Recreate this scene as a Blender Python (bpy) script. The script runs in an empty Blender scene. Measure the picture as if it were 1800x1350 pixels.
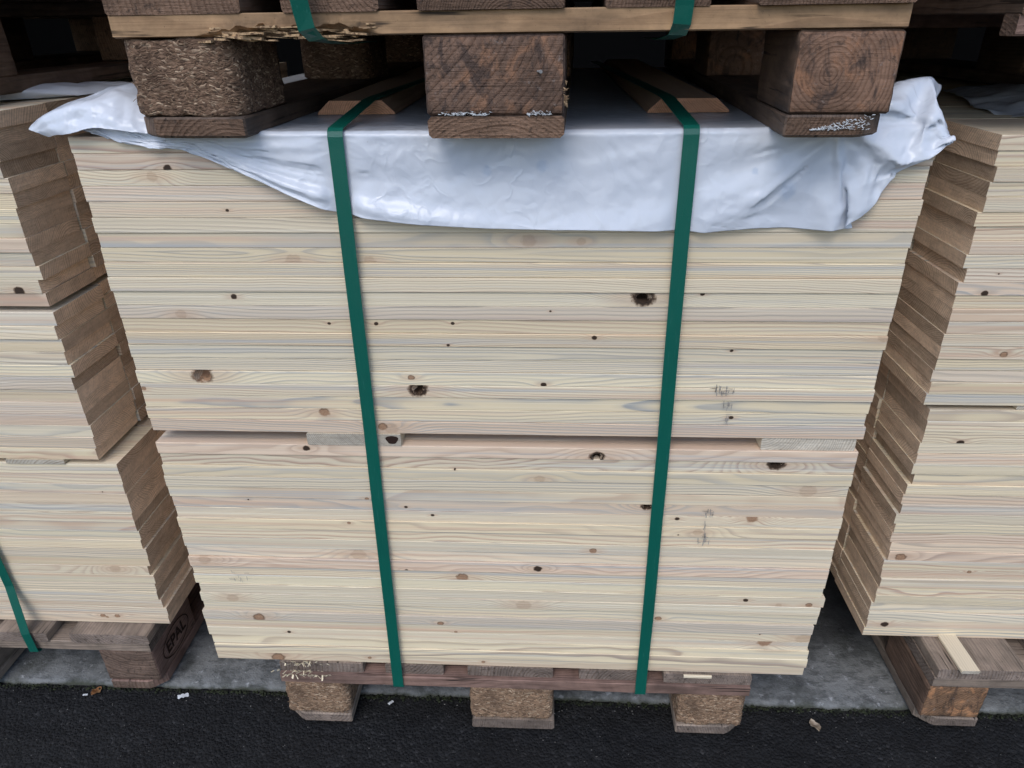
import bpy, bmesh, math, random
from mathutils import Vector, Matrix, noise as mnoise
random.seed(7)
PI = math.pi
S = bpy.context.scene
C = S.collection

# ------------------------------------------------------------------ camera, sky, sun, exposure
cam_d = bpy.data.cameras.new('camera')
cam = bpy.data.objects.new('camera', cam_d)
C.objects.link(cam)
cam.location = (0.0652, -0.8383, 1.1193)
cam.rotation_euler = (1.0921, 0.0136, 0.0472)
cam_d.sensor_width = 36
cam_d.lens = 1240.1 / 1800 * 36
cam_d.clip_start = 0.01
cam_d.clip_end = 200
S.camera = cam

W = bpy.data.worlds.new('World')
S.world = W
W.use_nodes = True
wn = W.node_tree.nodes
wl = W.node_tree.links
sky = wn.new('ShaderNodeTexSky')
sky.sky_type = 'NISHITA'
sky.sun_disc = False
SUN_EL, SUN_AZ = math.radians(52), math.radians(195)     # azimuth clockwise from +Y: behind and a little left of the viewer
sky.sun_elevation = SUN_EL
sky.sun_rotation = SUN_AZ
sky.dust_density = 1.5
sky.air_density = 1.0
sky.ozone_density = 1.0
bg = wn['Background']
bg.inputs['Strength'].default_value = 0.15
wl.new(sky.outputs[0], bg.inputs['Color'])

sd = bpy.data.lights.new('sun', 'SUN')
sd.energy = 0.8
sd.angle = math.radians(30)
sd.color = (1.0, 0.97, 0.92)
sun = bpy.data.objects.new('sun', sd)
C.objects.link(sun)
dirv = Vector((math.sin(SUN_AZ) * math.cos(SUN_EL), math.cos(SUN_AZ) * math.cos(SUN_EL), math.sin(SUN_EL)))
sun.rotation_euler = dirv.to_track_quat('Z', 'Y').to_euler()
S.view_settings.view_transform = 'Standard'
S.view_settings.look = 'None'
S.view_settings.gamma = 1
S.view_settings.exposure = 0.55

# ------------------------------------------------------------------ node helper
class NT:
    def __init__(s, name):
        s.m = bpy.data.materials.new(name)
        s.m.use_nodes = True
        s.t = s.m.node_tree
        s.b = s.t.nodes['Principled BSDF']
        s.b.inputs['Specular IOR Level'].default_value = 0.25
        s.tc = s.t.nodes.new('ShaderNodeTexCoord')
        s.oi = s.t.nodes.new('ShaderNodeObjectInfo')
    def put(s, sock, v):
        if isinstance(v, bpy.types.NodeSocket): s.t.links.new(v, sock)
        elif isinstance(v, (tuple, list)) and len(v) == 3 and sock.type == 'RGBA': sock.default_value = (*v, 1)
        else: sock.default_value = v
    def math(s, op, a, b=0.0, c=0.0, clamp=False):
        n = s.t.nodes.new('ShaderNodeMath'); n.operation = op; n.use_clamp = clamp
        s.put(n.inputs[0], a); s.put(n.inputs[1], b); s.put(n.inputs[2], c)
        return n.outputs[0]
    def vm(s, op, a, b=(0, 0, 0)):
        n = s.t.nodes.new('ShaderNodeVectorMath'); n.operation = op
        s.put(n.inputs[0], a); s.put(n.inputs[1], b)
        return n.outputs['Value'] if op in ('LENGTH', 'DOT_PRODUCT', 'DISTANCE') else n.outputs[0]
    def sep(s, v):
        n = s.t.nodes.new('ShaderNodeSeparateXYZ'); s.put(n.inputs[0], v); return n.outputs
    def comb(s, x, y, z):
        n = s.t.nodes.new('ShaderNodeCombineXYZ'); s.put(n.inputs[0], x); s.put(n.inputs[1], y); s.put(n.inputs[2], z); return n.outputs[0]
    def noise(s, v, scale=1.0, detail=2.0, rough=0.5, dist=0.0, col=False):
        n = s.t.nodes.new('ShaderNodeTexNoise'); s.put(n.inputs['Vector'], v)
        n.inputs['Scale'].default_value = scale; n.inputs['Detail'].default_value = detail
        n.inputs['Roughness'].default_value = rough; n.inputs['Distortion'].default_value = dist
        return n.outputs['Color' if col else 'Fac']
    def vor(s, v, scale, feature='F1', out='Distance', rnd=1.0):
        n = s.t.nodes.new('ShaderNodeTexVoronoi'); n.feature = feature; s.put(n.inputs['Vector'], v)
        n.inputs['Scale'].default_value = scale; n.inputs['Randomness'].default_value = rnd
        return n.outputs[out]
    def white(s, w):
        n = s.t.nodes.new('ShaderNodeTexWhiteNoise'); n.noise_dimensions = '1D'; s.put(n.inputs['W'], w); return n.outputs['Value']
    def ramp(s, f, pts, interp='LINEAR'):
        n = s.t.nodes.new('ShaderNodeValToRGB'); s.put(n.inputs[0], f); n.color_ramp.interpolation = interp
        e = n.color_ramp.elements
        while len(e) < len(pts): e.new(0.5)
        for k, (p, c) in enumerate(pts):
            e[k].position = p
            e[k].color = (c, c, c, 1) if isinstance(c, (int, float)) else (*c, 1)
        return n.outputs[0]
    def mix(s, f, a, b, mode='MIX'):
        n = s.t.nodes.new('ShaderNodeMix'); n.data_type = 'RGBA'; n.blend_type = mode
        s.put(n.inputs[0], f); s.put(n.inputs[6], a); s.put(n.inputs[7], b)
        return n.outputs[2]
    def rng(s, v, a, b, c=0.0, d=1.0):
        n = s.t.nodes.new('ShaderNodeMapRange'); s.put(n.inputs[0], v)
        for i, x in enumerate((a, b, c, d)): s.put(n.inputs[i + 1], x)
        return n.outputs[0]
    def sstep(s, v, a, b):
        n = s.t.nodes.new('ShaderNodeMapRange'); n.interpolation_type = 'SMOOTHSTEP'; s.put(n.inputs[0], v)
        n.inputs[1].default_value = a; n.inputs[2].default_value = b
        return n.outputs[0]
    def attr(s, name):
        n = s.t.nodes.new('ShaderNodeAttribute'); n.attribute_type = 'OBJECT'; n.attribute_name = name
        return n.outputs
    def bump(s, h, dist, strength=1.0):
        n = s.t.nodes.new('ShaderNodeBump'); n.inputs['Strength'].default_value = strength
        n.inputs['Distance'].default_value = dist; s.put(n.inputs['Height'], h)
        s.t.links.new(n.outputs[0], s.b.inputs['Normal'])
    def out(s, col, rough=0.7):
        s.put(s.b.inputs['Base Color'], col); s.put(s.b.inputs['Roughness'], rough)
        return s.m

def wood(name, base, late, end, ring=0.0038, latek=0.6, tint=None, weather=0.0, streak=0.5, bumpk=0.0004, rough=0.7, pithspread=0.16, stain=None, dirt=None, patch=False):
    """solid wood whose grain runs along local X; every object gets its own log position, tint and knots"""
    n = NT(name)
    P = n.tc.outputs['Object']
    r = n.oi.outputs['Random']
    r1, r2, r3, r4 = [n.white(n.math('ADD', r, k)) for k in (0.13, 1.37, 2.71, 3.93)]
    x, y, z = n.sep(P)
    off = n.comb(n.math('MULTIPLY', r1, 37.0), n.math('MULTIPLY', r2, 23.0), n.math('MULTIPLY', r3, 51.0))
    Q = n.vm('ADD', P, off)
    # knots (object property knot_a / knot_b / knot_c = x, z, radius ; they pass through along local Y)
    kd = None; halo = None; kw = None; pin = None
    for kn in ('knot_a', 'knot_b', 'knot_c'):
        kx, kz, kr = n.sep(n.attr(kn)['Vector'])
        faint = n.math('GREATER_THAN', kr, 0.5)
        kr = n.math('SUBTRACT', kr, faint)
        krr = n.math('MAXIMUM', n.math('ABSOLUTE', kr), 0.00001)
        dx = n.math('DIVIDE', n.math('SUBTRACT', x, kx), n.math('MULTIPLY', krr, 1.25))
        dz = n.math('DIVIDE', n.math('SUBTRACT', z, kz), krr)
        d0 = n.math('SQRT', n.math('ADD', n.math('MULTIPLY', dx, dx), n.math('MULTIPLY', dz, dz)))
        d = n.math('ADD', d0, n.math('MULTIPLY', n.math('SUBTRACT', n.noise(Q, 190, 3), 0.5), 0.8))
        dxs = n.math('DIVIDE', n.math('SUBTRACT', x, kx), n.math('MULTIPLY', krr, 3.2))
        ds = n.math('SQRT', n.math('ADD', n.math('MULTIPLY', dxs, dxs), n.math('MULTIPLY', dz, dz)))
        w = n.math('MULTIPLY', n.math('EXPONENT', n.math('MULTIPLY', n.math('MULTIPLY', ds, ds), -0.35)), n.math('MULTIPLY', krr, 1.3))
        dark = n.math('LESS_THAN', kr, 0.0)       # negative radius: dead, black knot
        k = n.math('MULTIPLY', n.sstep(d, 1.2, 0.75), n.math('SUBTRACT', 0.92, n.math('MULTIPLY', faint, 0.62)))
        hl = n.sstep(ds, 1.9, 0.6)
        kd = k if kd is None else n.math('MAXIMUM', kd, k)
        halo = hl if halo is None else n.math('MAXIMUM', halo, hl)
        kw = w if kw is None else n.math('ADD', kw, w)
        pk = n.math('MULTIPLY', k, dark)
        rim = n.math('MULTIPLY', k, n.sstep(d, 0.62, 0.95))
        up_ = n.math('GREATER_THAN', z, n.math('ADD', kz, n.math('MULTIPLY', krr, n.math('SUBTRACT', n.math('MULTIPLY', r2, 1.2), 0.8))))
        pk = n.math('MAXIMUM', pk, n.math('MULTIPLY', n.math('MULTIPLY', rim, up_), n.math('SUBTRACT', 0.75, n.math('MULTIPLY', faint, 0.6))))
        pin = pk if pin is None else n.math('MAXIMUM', pin, pk)
    # distance from the pith of the log
    py = n.math('MULTIPLY', n.math('SUBTRACT', r1, 0.5), pithspread * 1.6)
    pz = n.math('MULTIPLY', n.math('SUBTRACT', r2, 0.5), pithspread * 1.3)
    lf = n.noise(n.vm('MULTIPLY', Q, (1.5, 5, 5)), 1.0, 4, 0.5, col=True)
    lx, ly, lz = n.sep(lf)
    wy = n.math('MULTIPLY', n.math('SUBTRACT', lx, 0.5), 0.045)
    wz = n.math('MULTIPLY', n.math('SUBTRACT', ly, 0.5), 0.03)
    yy = n.math('ADD', n.math('SUBTRACT', y, py), wy)
    zz = n.math('ADD', n.math('SUBTRACT', z, pz), wz)
    rad = n.math('SQRT', n.math('ADD', n.math('MULTIPLY', yy, yy), n.math('MULTIPLY', zz, zz)))
    rad = n.math('ADD', rad, n.math('MULTIPLY', x, n.math('MULTIPLY', n.math('SUBTRACT', r3, 0.5), 0.03)))
    rad = n.math('ADD', rad, kw)
    fr = n.math('DIVIDE', rad, n.math('ADD', ring * 0.6, n.math('MULTIPLY', r4, ring)))
    fr = n.math('ADD', fr, n.math('MULTIPLY', n.noise(n.comb(0.0, 0.0, n.math('MULTIPLY', rad, 30.0)), 1.0, 1), 3.0))
    fq = n.math('FRACT', fr)
    lat = n.ramp(fq, [(0.0, 0.25), (0.12, 0.0), (0.45, 0.08), (0.82, 0.95), (0.93, 1.0), (1.0, 0.25)])
    ringv = n.white(n.math('FLOOR', fr))
    lat = n.math('MULTIPLY', lat, n.math('ADD', 0.45, n.math('MULTIPLY', ringv, 0.55)))
    amt = n.math('MULTIPLY', n.rng(n.white(n.math('ADD', r, 7.7)), 0, 1, 0.42, 1.0), latek)
    # board tint
    if tint: b0 = n.ramp(n.white(n.math('ADD', r, 5.1)), tint)
    else: b0 = base
    v = n.rng(n.white(n.math('ADD', r, 9.3)), 0, 1, 0.86, 1.05)
    b0 = n.mix(1.0, b0, n.comb(v, v, v), 'MULTIPLY')
    st = n.noise(n.vm('MULTIPLY', Q, (0.7, 70, 70)), 1.0, 4, 0.6)
    st2 = n.noise(n.vm('MULTIPLY', Q, (2.5, 420, 420)), 1.0, 2, 0.6)
    if stain:
        late = n.ramp(n.white(n.math('ADD', r, 15.5)), [(0.0, (0.36, 0.37, 0.36)), (0.35, (0.40, 0.36, 0.31)), (0.6, (0.46, 0.33, 0.24)), (0.8, (0.52, 0.34, 0.25)), (1.0, (0.34, 0.30, 0.25))])
    col = n.mix(n.math('MULTIPLY', lat, amt), b0, late)
    g = n.math('ADD', 1.0 - streak * 0.36, n.math('MULTIPLY', st, streak * 0.6))
    g = n.math('ADD', g, n.math('MULTIPLY', n.math('SUBTRACT', st2, 0.5), streak * 0.5))
    col = n.mix(1.0, col, n.comb(g, g, g), 'MULTIPLY')
    if stain:
        sf = n.noise(n.vm('MULTIPLY', Q, (0.9, 30, 110)), 1.0, 4, 0.65)
        sf = n.math('MULTIPLY', n.sstep(sf, 0.50, 0.72), 0.75)
        col = n.mix(sf, col, stain)
        hf = n.noise(n.vm('MULTIPLY', n.vm('ADD', Q, (5, 9, 3)), (0.8, 20, 80)), 1.0, 4, 0.6)
        col = n.mix(n.math('MULTIPLY', n.sstep(hf, 0.52, 0.72), 0.55), col, (0.60, 0.38, 0.27))
        lf3 = n.noise(n.vm('MULTIPLY', n.vm('ADD', Q, (1, 4, 8)), (0.8, 40, 200)), 1.0, 3, 0.6)
        col = n.mix(n.math('MULTIPLY', n.sstep(lf3, 0.58, 0.70), 0.55), col, (0.82, 0.76, 0.62))
    if weather:
        wf = n.noise(n.vm('MULTIPLY', Q, (5, 18, 18)), 1.0, 5, 0.65)
        col = n.mix(n.math('MULTIPLY', n.sstep(wf, 0.42, 0.68), weather), col, dirt or (0.035, 0.03, 0.028))
        wf2 = n.noise(n.vm('MULTIPLY', n.vm('ADD', Q, (3, 3, 7)), (9, 30, 30)), 1.0, 4, 0.6)
        col = n.mix(n.math('MULTIPLY', n.sstep(wf2, 0.58, 0.75), weather * 0.7), col, (base[0] * 1.7, base[1] * 1.7, base[2] * 1.75))
    col = n.mix(n.math('MULTIPLY', halo, 0.45), col, (0.56, 0.40, 0.28))
    kc = n.mix(n.noise(Q, 500, 2), (0.42, 0.26, 0.16), (0.20, 0.105, 0.06))
    col = n.mix(kd, col, kc)
    col = n.mix(pin, col, (0.018, 0.012, 0.009))
    # sawn end grain soaks up and is darker, rough
    nx, ny, nz = n.sep(n.tc.outputs['Normal'])
    ef = n.sstep(n.math('ABSOLUTE', nx), 0.75, 0.9)
    er = n.noise(n.vm('MULTIPLY', Q, (40, 260, 260)), 1.0, 3, 0.7)
    ev = n.rng(n.white(n.math('ADD', r, 11.3)), 0, 1, 0.66, 1.25)
    eg = n.math('MULTIPLY', ev, n.math('ADD', 0.72, n.math('MULTIPLY', er, 0.5)))
    saw = n.noise(n.vm('MULTIPLY', Q, (1, 14, 500)), 1.0, 3, 0.7)
    ec = n.mix(n.math('MULTIPLY', lat, 0.75), end, (end[0] * 0.5, end[1] * 0.43, end[2] * 0.37))
    ec = n.mix(n.math('MULTIPLY', n.sstep(saw, 0.45, 0.7), 0.3), ec, (end[0] * 0.45, end[1] * 0.4, end[2] * 0.35))
    blot = n.rng(n.noise(n.vm('MULTIPLY', Q, (1, 30, 70)), 1.0, 3, 0.6), 0.3, 0.7, 0.8, 1.12)
    ec = n.mix(1.0, ec, n.comb(blot, blot, blot), 'MULTIPLY')
    ec = n.mix(1.0, ec, n.comb(eg, eg, eg), 'MULTIPLY')
    if patch or weather:
        ck = n.noise(n.vm('MULTIPLY', Q, (4, 170, 120)), 1.0, 3, 0.6)
        ck2 = n.noise(n.vm('MULTIPLY', Q, (14, 30, 30)), 1.0, 2, 0.6)
        col = n.mix(n.math('MULTIPLY', n.math('MULTIPLY', n.sstep(ck, 0.60, 0.66), n.sstep(ck2, 0.45, 0.6)), 0.85), col, (0.012, 0.009, 0.008))
        sp = n.noise(Q, 330, 3, 0.7)
        col = n.mix(n.math('MULTIPLY', n.sstep(sp, 0.62, 0.72), 0.5), col, (0.03, 0.025, 0.022))
        wd = n.noise(Q, 16, 5, 0.65, 0.5)
        dk = n.rng(wd, 0.3, 0.7, 0.62, 1.22)
        col = n.mix(1.0, col, n.comb(dk, dk, dk), 'MULTIPLY')
        ec = n.mix(1.0, ec, n.comb(dk, dk, dk), 'MULTIPLY')
        ec = n.mix(n.math('MULTIPLY', n.sstep(n.noise(n.vm('MULTIPLY', Q, (1, 130, 130)), 1.0, 4, 0.7), 0.55, 0.66), 0.6), ec, (0.03, 0.022, 0.018))
    if patch:
        p1 = n.noise(n.vm('MULTIPLY', Q, (20, 24, 24)), 1.0, 4, 0.6, 1.5); p2 = n.noise(n.vm('MULTIPLY', Q, (30, 42, 18)), 1.0, 5, 0.65, 0.8)
        ec = n.mix(n.math('MULTIPLY', n.sstep(p1, 0.5, 0.66), 0.6), ec, (end[0] * 1.5, end[1] * 1.25, end[2] * 1.0))
        ec = n.mix(n.math('MULTIPLY', n.sstep(p2, 0.5, 0.64), 0.75), ec, (0.035, 0.026, 0.024))
        ec = n.mix(n.math('MULTIPLY', n.sstep(n.noise(Q, 90, 4, 0.7), 0.6, 0.75), 0.5), ec, (0.30, 0.26, 0.24))
    col = n.mix(ef, col, ec)
    hgt = n.math('ADD', n.math('MULTIPLY', lat, 0.8), n.math('ADD', n.math('MULTIPLY', st2, 0.6), n.math('MULTIPLY', n.math('MULTIPLY', n.math('ADD', er, saw), ef), 2.2)))
    n.bump(hgt, bumpk, 0.8)
    return n.out(col, rough)

PINE_TINT = [(0.0, (0.76, 0.64, 0.445)), (0.2, (0.79, 0.68, 0.475)), (0.4, (0.73, 0.65, 0.495)), (0.6, (0.78, 0.67, 0.49)), (0.78, (0.75, 0.58, 0.435)), (0.9, (0.69, 0.62, 0.50)), (1.0, (0.81, 0.71, 0.50))]
M = {}
M['pine'] = wood('planed_pine', (0.70, 0.6, 0.44), (0.36, 0.29, 0.225), (0.84, 0.65, 0.48), tint=PINE_TINT, stain=(0.42, 0.43, 0.43), streak=0.55, latek=1.15, ring=0.0029)
M['lath'] = wood('reddish_lath_wood', (0.50, 0.35, 0.25), (0.32, 0.19, 0.12), (0.66, 0.36, 0.22), streak=0.3)
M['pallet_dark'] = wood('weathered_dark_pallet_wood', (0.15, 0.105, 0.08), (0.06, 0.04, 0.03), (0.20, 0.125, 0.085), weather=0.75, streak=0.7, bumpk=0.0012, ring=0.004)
M['pallet_grey'] = wood('weathered_grey_pallet_wood', (0.31, 0.245, 0.195), (0.13, 0.10, 0.09), (0.25, 0.20, 0.17), weather=0.5, streak=0.7, bumpk=0.001, ring=0.004, dirt=(0.06, 0.055, 0.05))
M['pallet_red'] = wood('reddish_brown_pallet_wood', (0.25, 0.16, 0.13), (0.10, 0.055, 0.045), (0.2, 0.14, 0.11), weather=0.4, streak=0.7, bumpk=0.001, ring=0.005)
M['pallet_fresh'] = wood('honey_brown_pallet_wood', (0.44, 0.28, 0.155), (0.20, 0.11, 0.06), (0.25, 0.17, 0.12), weather=0.45, streak=0.6, bumpk=0.0008, ring=0.006)
M['block_end'] = wood('end_grain_block_wood', (0.15, 0.095, 0.065), (0.06, 0.035, 0.025), (0.21, 0.125, 0.085), weather=0.75, streak=0.5, bumpk=0.0005, ring=0.0075, pithspread=0.05, patch=True)

M['block_mid'] = wood('stained_block_wood', (0.17, 0.11, 0.085), (0.07, 0.045, 0.035), (0.20, 0.125, 0.09), weather=0.6, streak=0.6, bumpk=0.0009, ring=0.005, pithspread=0.45, patch=True)
M['block_orange'] = wood('orange_brown_block_wood', (0.22, 0.14, 0.10), (0.08, 0.045, 0.03), (0.42, 0.25, 0.15), weather=0.5, streak=0.6, bumpk=0.0014, ring=0.004, pithspread=0.6, patch=True)
def chipmat(name, a, b, c):
    n = NT(name)
    P = n.tc.outputs['Object']
    w = n.vm('ADD', P, n.vm('MULTIPLY', n.noise(P, 60, 2, col=True), (0.012, 0.012, 0.012)))
    q = n.vm('MULTIPLY', w, (260, 190, 560))
    cc = n.vor(q, 1.0, out='Color')
    cx, cy, cz = n.sep(cc)
    dd = n.vor(q, 1.0)
    col = n.ramp(cx, [(0.0, a), (0.45, b), (0.8, b), (1.0, c)])
    dk = n.noise(P, 22, 4, 0.6)
    col = n.mix(n.math('MULTIPLY', n.sstep(dk, 0.42, 0.68), 0.75), col, a)
    col = n.mix(n.sstep(n.noise(P, 400, 2), 0.6, 0.75), col, (a[0] * .4, a[1] * .4, a[2] * .4))
    n.bump(n.math('ADD', cy, n.math('MULTIPLY', dd, -0.8)), 0.0018, 0.9)
    return n.out(col, 0.85)
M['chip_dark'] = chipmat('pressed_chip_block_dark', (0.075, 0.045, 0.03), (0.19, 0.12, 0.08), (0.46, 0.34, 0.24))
M['chip'] = chipmat('pressed_chip_block', (0.12, 0.075, 0.05), (0.32, 0.21, 0.135), (0.55, 0.42, 0.3))

def simple(name, col, rough=0.6, spec=0.3):
    n = NT(name); n.b.inputs['Specular IOR Level'].default_value = spec
    return n.out(col, rough)

def sliver_mat(name, a, b):
    n = NT(name)
    c = n.vor(n.tc.outputs['Object'], 350, out='Color')
    cx, cy, cz = n.sep(c)
    return n.out(n.mix(cx, a, b), 0.75)
M['sliver'] = sliver_mat('wood_slivers', (0.12, 0.075, 0.05), (0.38, 0.27, 0.18))
M['sawdust'] = sliver_mat('pale_shavings', (0.55, 0.45, 0.3), (0.8, 0.72, 0.55))
M['splinter'] = sliver_mat('torn_splinters', (0.14, 0.085, 0.05), (0.55, 0.38, 0.22))
M['steel'] = simple('dull_nail_steel', (0.25, 0.25, 0.25), 0.4, 0.6)
M['ink'] = simple('burnt_stamp_ink', (0.03, 0.018, 0.014), 0.8, 0.1)

# green strap
n = NT('green_strap_plastic')
P = n.tc.outputs['Object']
sc1 = n.noise(n.vm('MULTIPLY', P, (600, 600, 25)), 1.0, 3, 0.7)
sc2 = n.noise(P, 9, 3, 0.6)
col = n.mix(n.sstep(sc1, 0.62, 0.8), (0.003, 0.098, 0.072), (0.035, 0.20, 0.16))
col = n.mix(n.math('MULTIPLY', n.sstep(sc2, 0.5, 0.7), 0.35), col, (0.003, 0.075, 0.058))
n.bump(n.math('ADD', sc1, n.vor(n.vm('MULTIPLY', P, (1, 1, 1)), 700)), 0.0002, 0.6)
n.b.inputs['Specular IOR Level'].default_value = 0.5
M['strap'] = n.out(col, n.rng(sc1, 0.3, 0.7, 0.28, 0.42))

# white film
def film(name):
    n = NT(name)
    P = n.tc.outputs['Object']
    c1 = n.noise(P, 35, 4, 0.6, 0.6)
    c2 = n.vor(n.vm('ADD', P, n.vm('MULTIPLY', n.noise(P, 12, 2, col=True), (0.06, 0.06, 0.06))), 26, 'SMOOTH_F1')
    r1_ = n.math('ABSOLUTE', n.math('SUBTRACT', n.noise(n.vm('ADD', P, (3, 1, 2)), 11, 2, 0.5, 0.4), 0.5))
    r2_ = n.math('ABSOLUTE', n.math('SUBTRACT', n.noise(n.vm('ADD', P, (8, 5, 2)), 26, 2, 0.5, 0.3), 0.5))
    k1_ = n.sstep(n.noise(P, 5, 2), 0.45, 0.62)
    cr_ = n.math('ADD', n.math('MULTIPLY', n.math('MINIMUM', r1_, 0.07), -5.0), n.math('MULTIPLY', n.math('MULTIPLY', n.math('MINIMUM', r2_, 0.06), k1_), -5.0))
    n.bump(n.math('ADD', n.math('MULTIPLY', c1, 0.25), cr_), 0.0028, 0.6)
    x, y, z = n.sep(P)
    col = n.mix(n.sstep(n.noise(P, 6, 3), 0.4, 0.7), (0.76, 0.81, 0.90), (0.72, 0.78, 0.88))
    for px, pz, rr in ((-0.005, 0.962, 0.0065), (0.058, 0.968, 0.007), (0.339, 0.940, 0.0105), (0.30, 0.96, 0.003)):
        dx = n.math('MULTIPLY', n.math('SUBTRACT', x, px), 1.0)
        dz = n.math('MULTIPLY', n.math('SUBTRACT', z, pz), 0.8)
        d = n.math('SQRT', n.math('ADD', n.math('MULTIPLY', dx, dx), n.math('MULTIPLY', dz, dz)))
        d = n.math('ADD', d, n.math('MULTIPLY', n.math('SUBTRACT', n.noise(P, 130, 2), 0.5), 0.008))
        f = n.math('MULTIPLY', n.sstep(d, rr * 1.2, rr * 0.4), 0.35)
        col = n.mix(f, col, (0.36, 0.50, 0.72))
    dirt = n.noise(P, 70, 3, 0.7)
    col = n.mix(n.math('MULTIPLY', n.sstep(dirt, 0.72, 0.8), 0.5), col, (0.3, 0.27, 0.24))
    n.b.inputs['Specular IOR Level'].default_value = 0.5
    n.b.inputs['Subsurface Weight'].default_value = 0.0
    m = n.out(col, 0.24)
    t = n.t
    tr = t.nodes.new('ShaderNodeBsdfTranslucent'); mx = t.nodes.new('ShaderNodeMixShader')
    tr.inputs[0].default_value = (0.72, 0.75, 0.8, 1)
    mx.inputs[0].default_value = 0.24
    o = t.nodes['Material Output']
    t.links.new(n.b.outputs[0], mx.inputs[1]); t.links.new(tr.outputs[0], mx.inputs[2]); t.links.new(mx.outputs[0], o.inputs[0])
    return m
M['film'] = film('white_polythene_film')

# asphalt
n = NT('wet_dark_asphalt')
P = n.tc.outputs['Object']
v1 = n.vor(P, 190, out='Color'); vx, vy, vz = n.sep(v1)
v2 = n.vor(P, 190)
a1 = n.noise(P, 7, 5, 0.65)
a2 = n.noise(P, 420, 3, 0.7)
col = n.ramp(vx, [(0.0, (0.009, 0.0094, 0.0105)), (0.6, (0.0125, 0.0128, 0.0142)), (0.93, (0.017, 0.0175, 0.0195)), (1.0, (0.04, 0.04, 0.042))])
col = n.mix(n.math('MULTIPLY', n.sstep(a1, 0.35, 0.65), 0.6), col, (0.006, 0.006, 0.007))
col = n.mix(n.math('MULTIPLY', n.sstep(a2, 0.55, 0.8), 0.6), col, (0.028, 0.028, 0.03))
n.bump(n.math('ADD', n.math('MULTIPLY', v2, -1.2), n.math('ADD', a2, n.math('MULTIPLY', n.noise(P, 60, 3), 1.5))), 0.004, 0.8)
M['asphalt'] = n.out(col, 0.75)

# concrete
n = NT('stained_concrete')
P = n.tc.outputs['Object']
c1 = n.noise(P, 14, 6, 0.7); c2 = n.noise(n.vm('MULTIPLY', P, (30, 60, 60)), 1.0, 4, 0.7); c3 = n.noise(P, 3, 4, 0.6)
x, y, z = n.sep(P)
col = n.mix(n.sstep(c1, 0.35, 0.62), (0.10, 0.106, 0.108), (0.20, 0.21, 0.215))
col = n.mix(n.math('MULTIPLY', n.sstep(c2, 0.47, 0.66), 0.6), col, (0.045, 0.048, 0.05))
col = n.mix(n.math('MULTIPLY', n.sstep(n.noise(P, 45, 4, 0.7), 0.58, 0.72), 0.6), col, (0.48, 0.50, 0.53))
back_mask = n.math('ADD', y, n.math('MULTIPLY', n.math('SUBTRACT', n.noise(P, 9, 4, 0.6), 0.5), 0.16))
col = n.mix(n.math('MULTIPLY', n.sstep(back_mask, 0.15, 0.26), 0.85), col, (0.028, 0.029, 0.031))     # darker from a ragged line towards the back
moss = n.math('ADD', z, n.math('MULTIPLY', n.math('SUBTRACT', c1, 0.5), 0.018))
col = n.mix(n.math('MULTIPLY', n.sstep(moss, -0.004, -0.011), 0.8), col, (0.038, 0.044, 0.028))
n.bump(n.math('ADD', c2, n.noise(P, 160, 4, 0.7)), 0.003, 0.8)
M['concrete'] = n.out(col, 0.85)
M['shed'] = simple('dark_shed_cladding', (0.010, 0.009, 0.009), 0.9, 0.1)

def simple_noise(name, a, b, scale, rough=0.8):
    n = NT(name); return n.out(n.mix(n.sstep(n.noise(n.tc.outputs['Object'], scale, 4), 0.4, 0.6), a, b), rough)
M['grit'] = simple_noise('mixed_grit', (0.05, 0.05, 0.052), (0.35, 0.34, 0.32), 60)
M['white_bit'] = simple('white_plastic_bits', (0.62, 0.65, 0.68), 0.5)
M['leaf'] = simple_noise('dry_leaf', (0.20, 0.09, 0.035), (0.30, 0.17, 0.08), 60)
M['leaf2'] = simple_noise('grey_leaf', (0.22, 0.17, 0.12), (0.38, 0.32, 0.25), 70)
M['moss'] = simple_noise('kerb_moss', (0.010, 0.012, 0.008), (0.024, 0.030, 0.014), 90)

# ------------------------------------------------------------------ object helpers
def tag(o, label=None, cat=None, group=None, kind=None):
    if label: o['label'] = label
    if cat: o['category'] = cat
    if group: o['group'] = group
    if kind: o['kind'] = kind
    return o
def empty(name, loc, label, cat, group=None, rz=0):
    o = bpy.data.objects.new(name, None); C.objects.link(o)
    o.location = loc; o.rotation_euler = (0, 0, rz); o.empty_display_size = 0.05
    return tag(o, label, cat, group)
def mesh(name, verts, faces, mat, smooth=False):
    me = bpy.data.meshes.new(name); me.from_pydata([tuple(v) for v in verts], [], faces)
    me.materials.append(mat)
    if smooth:
        for p in me.polygons: p.use_smooth = True
    me.update()
    return me
def put(name, me, loc=(0, 0, 0), rot=(0, 0, 0), parent=None):
    o = bpy.data.objects.new(name, me); C.objects.link(o)
    o.location = loc; o.rotation_euler = rot
    if parent: o.parent = parent
    return o

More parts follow.
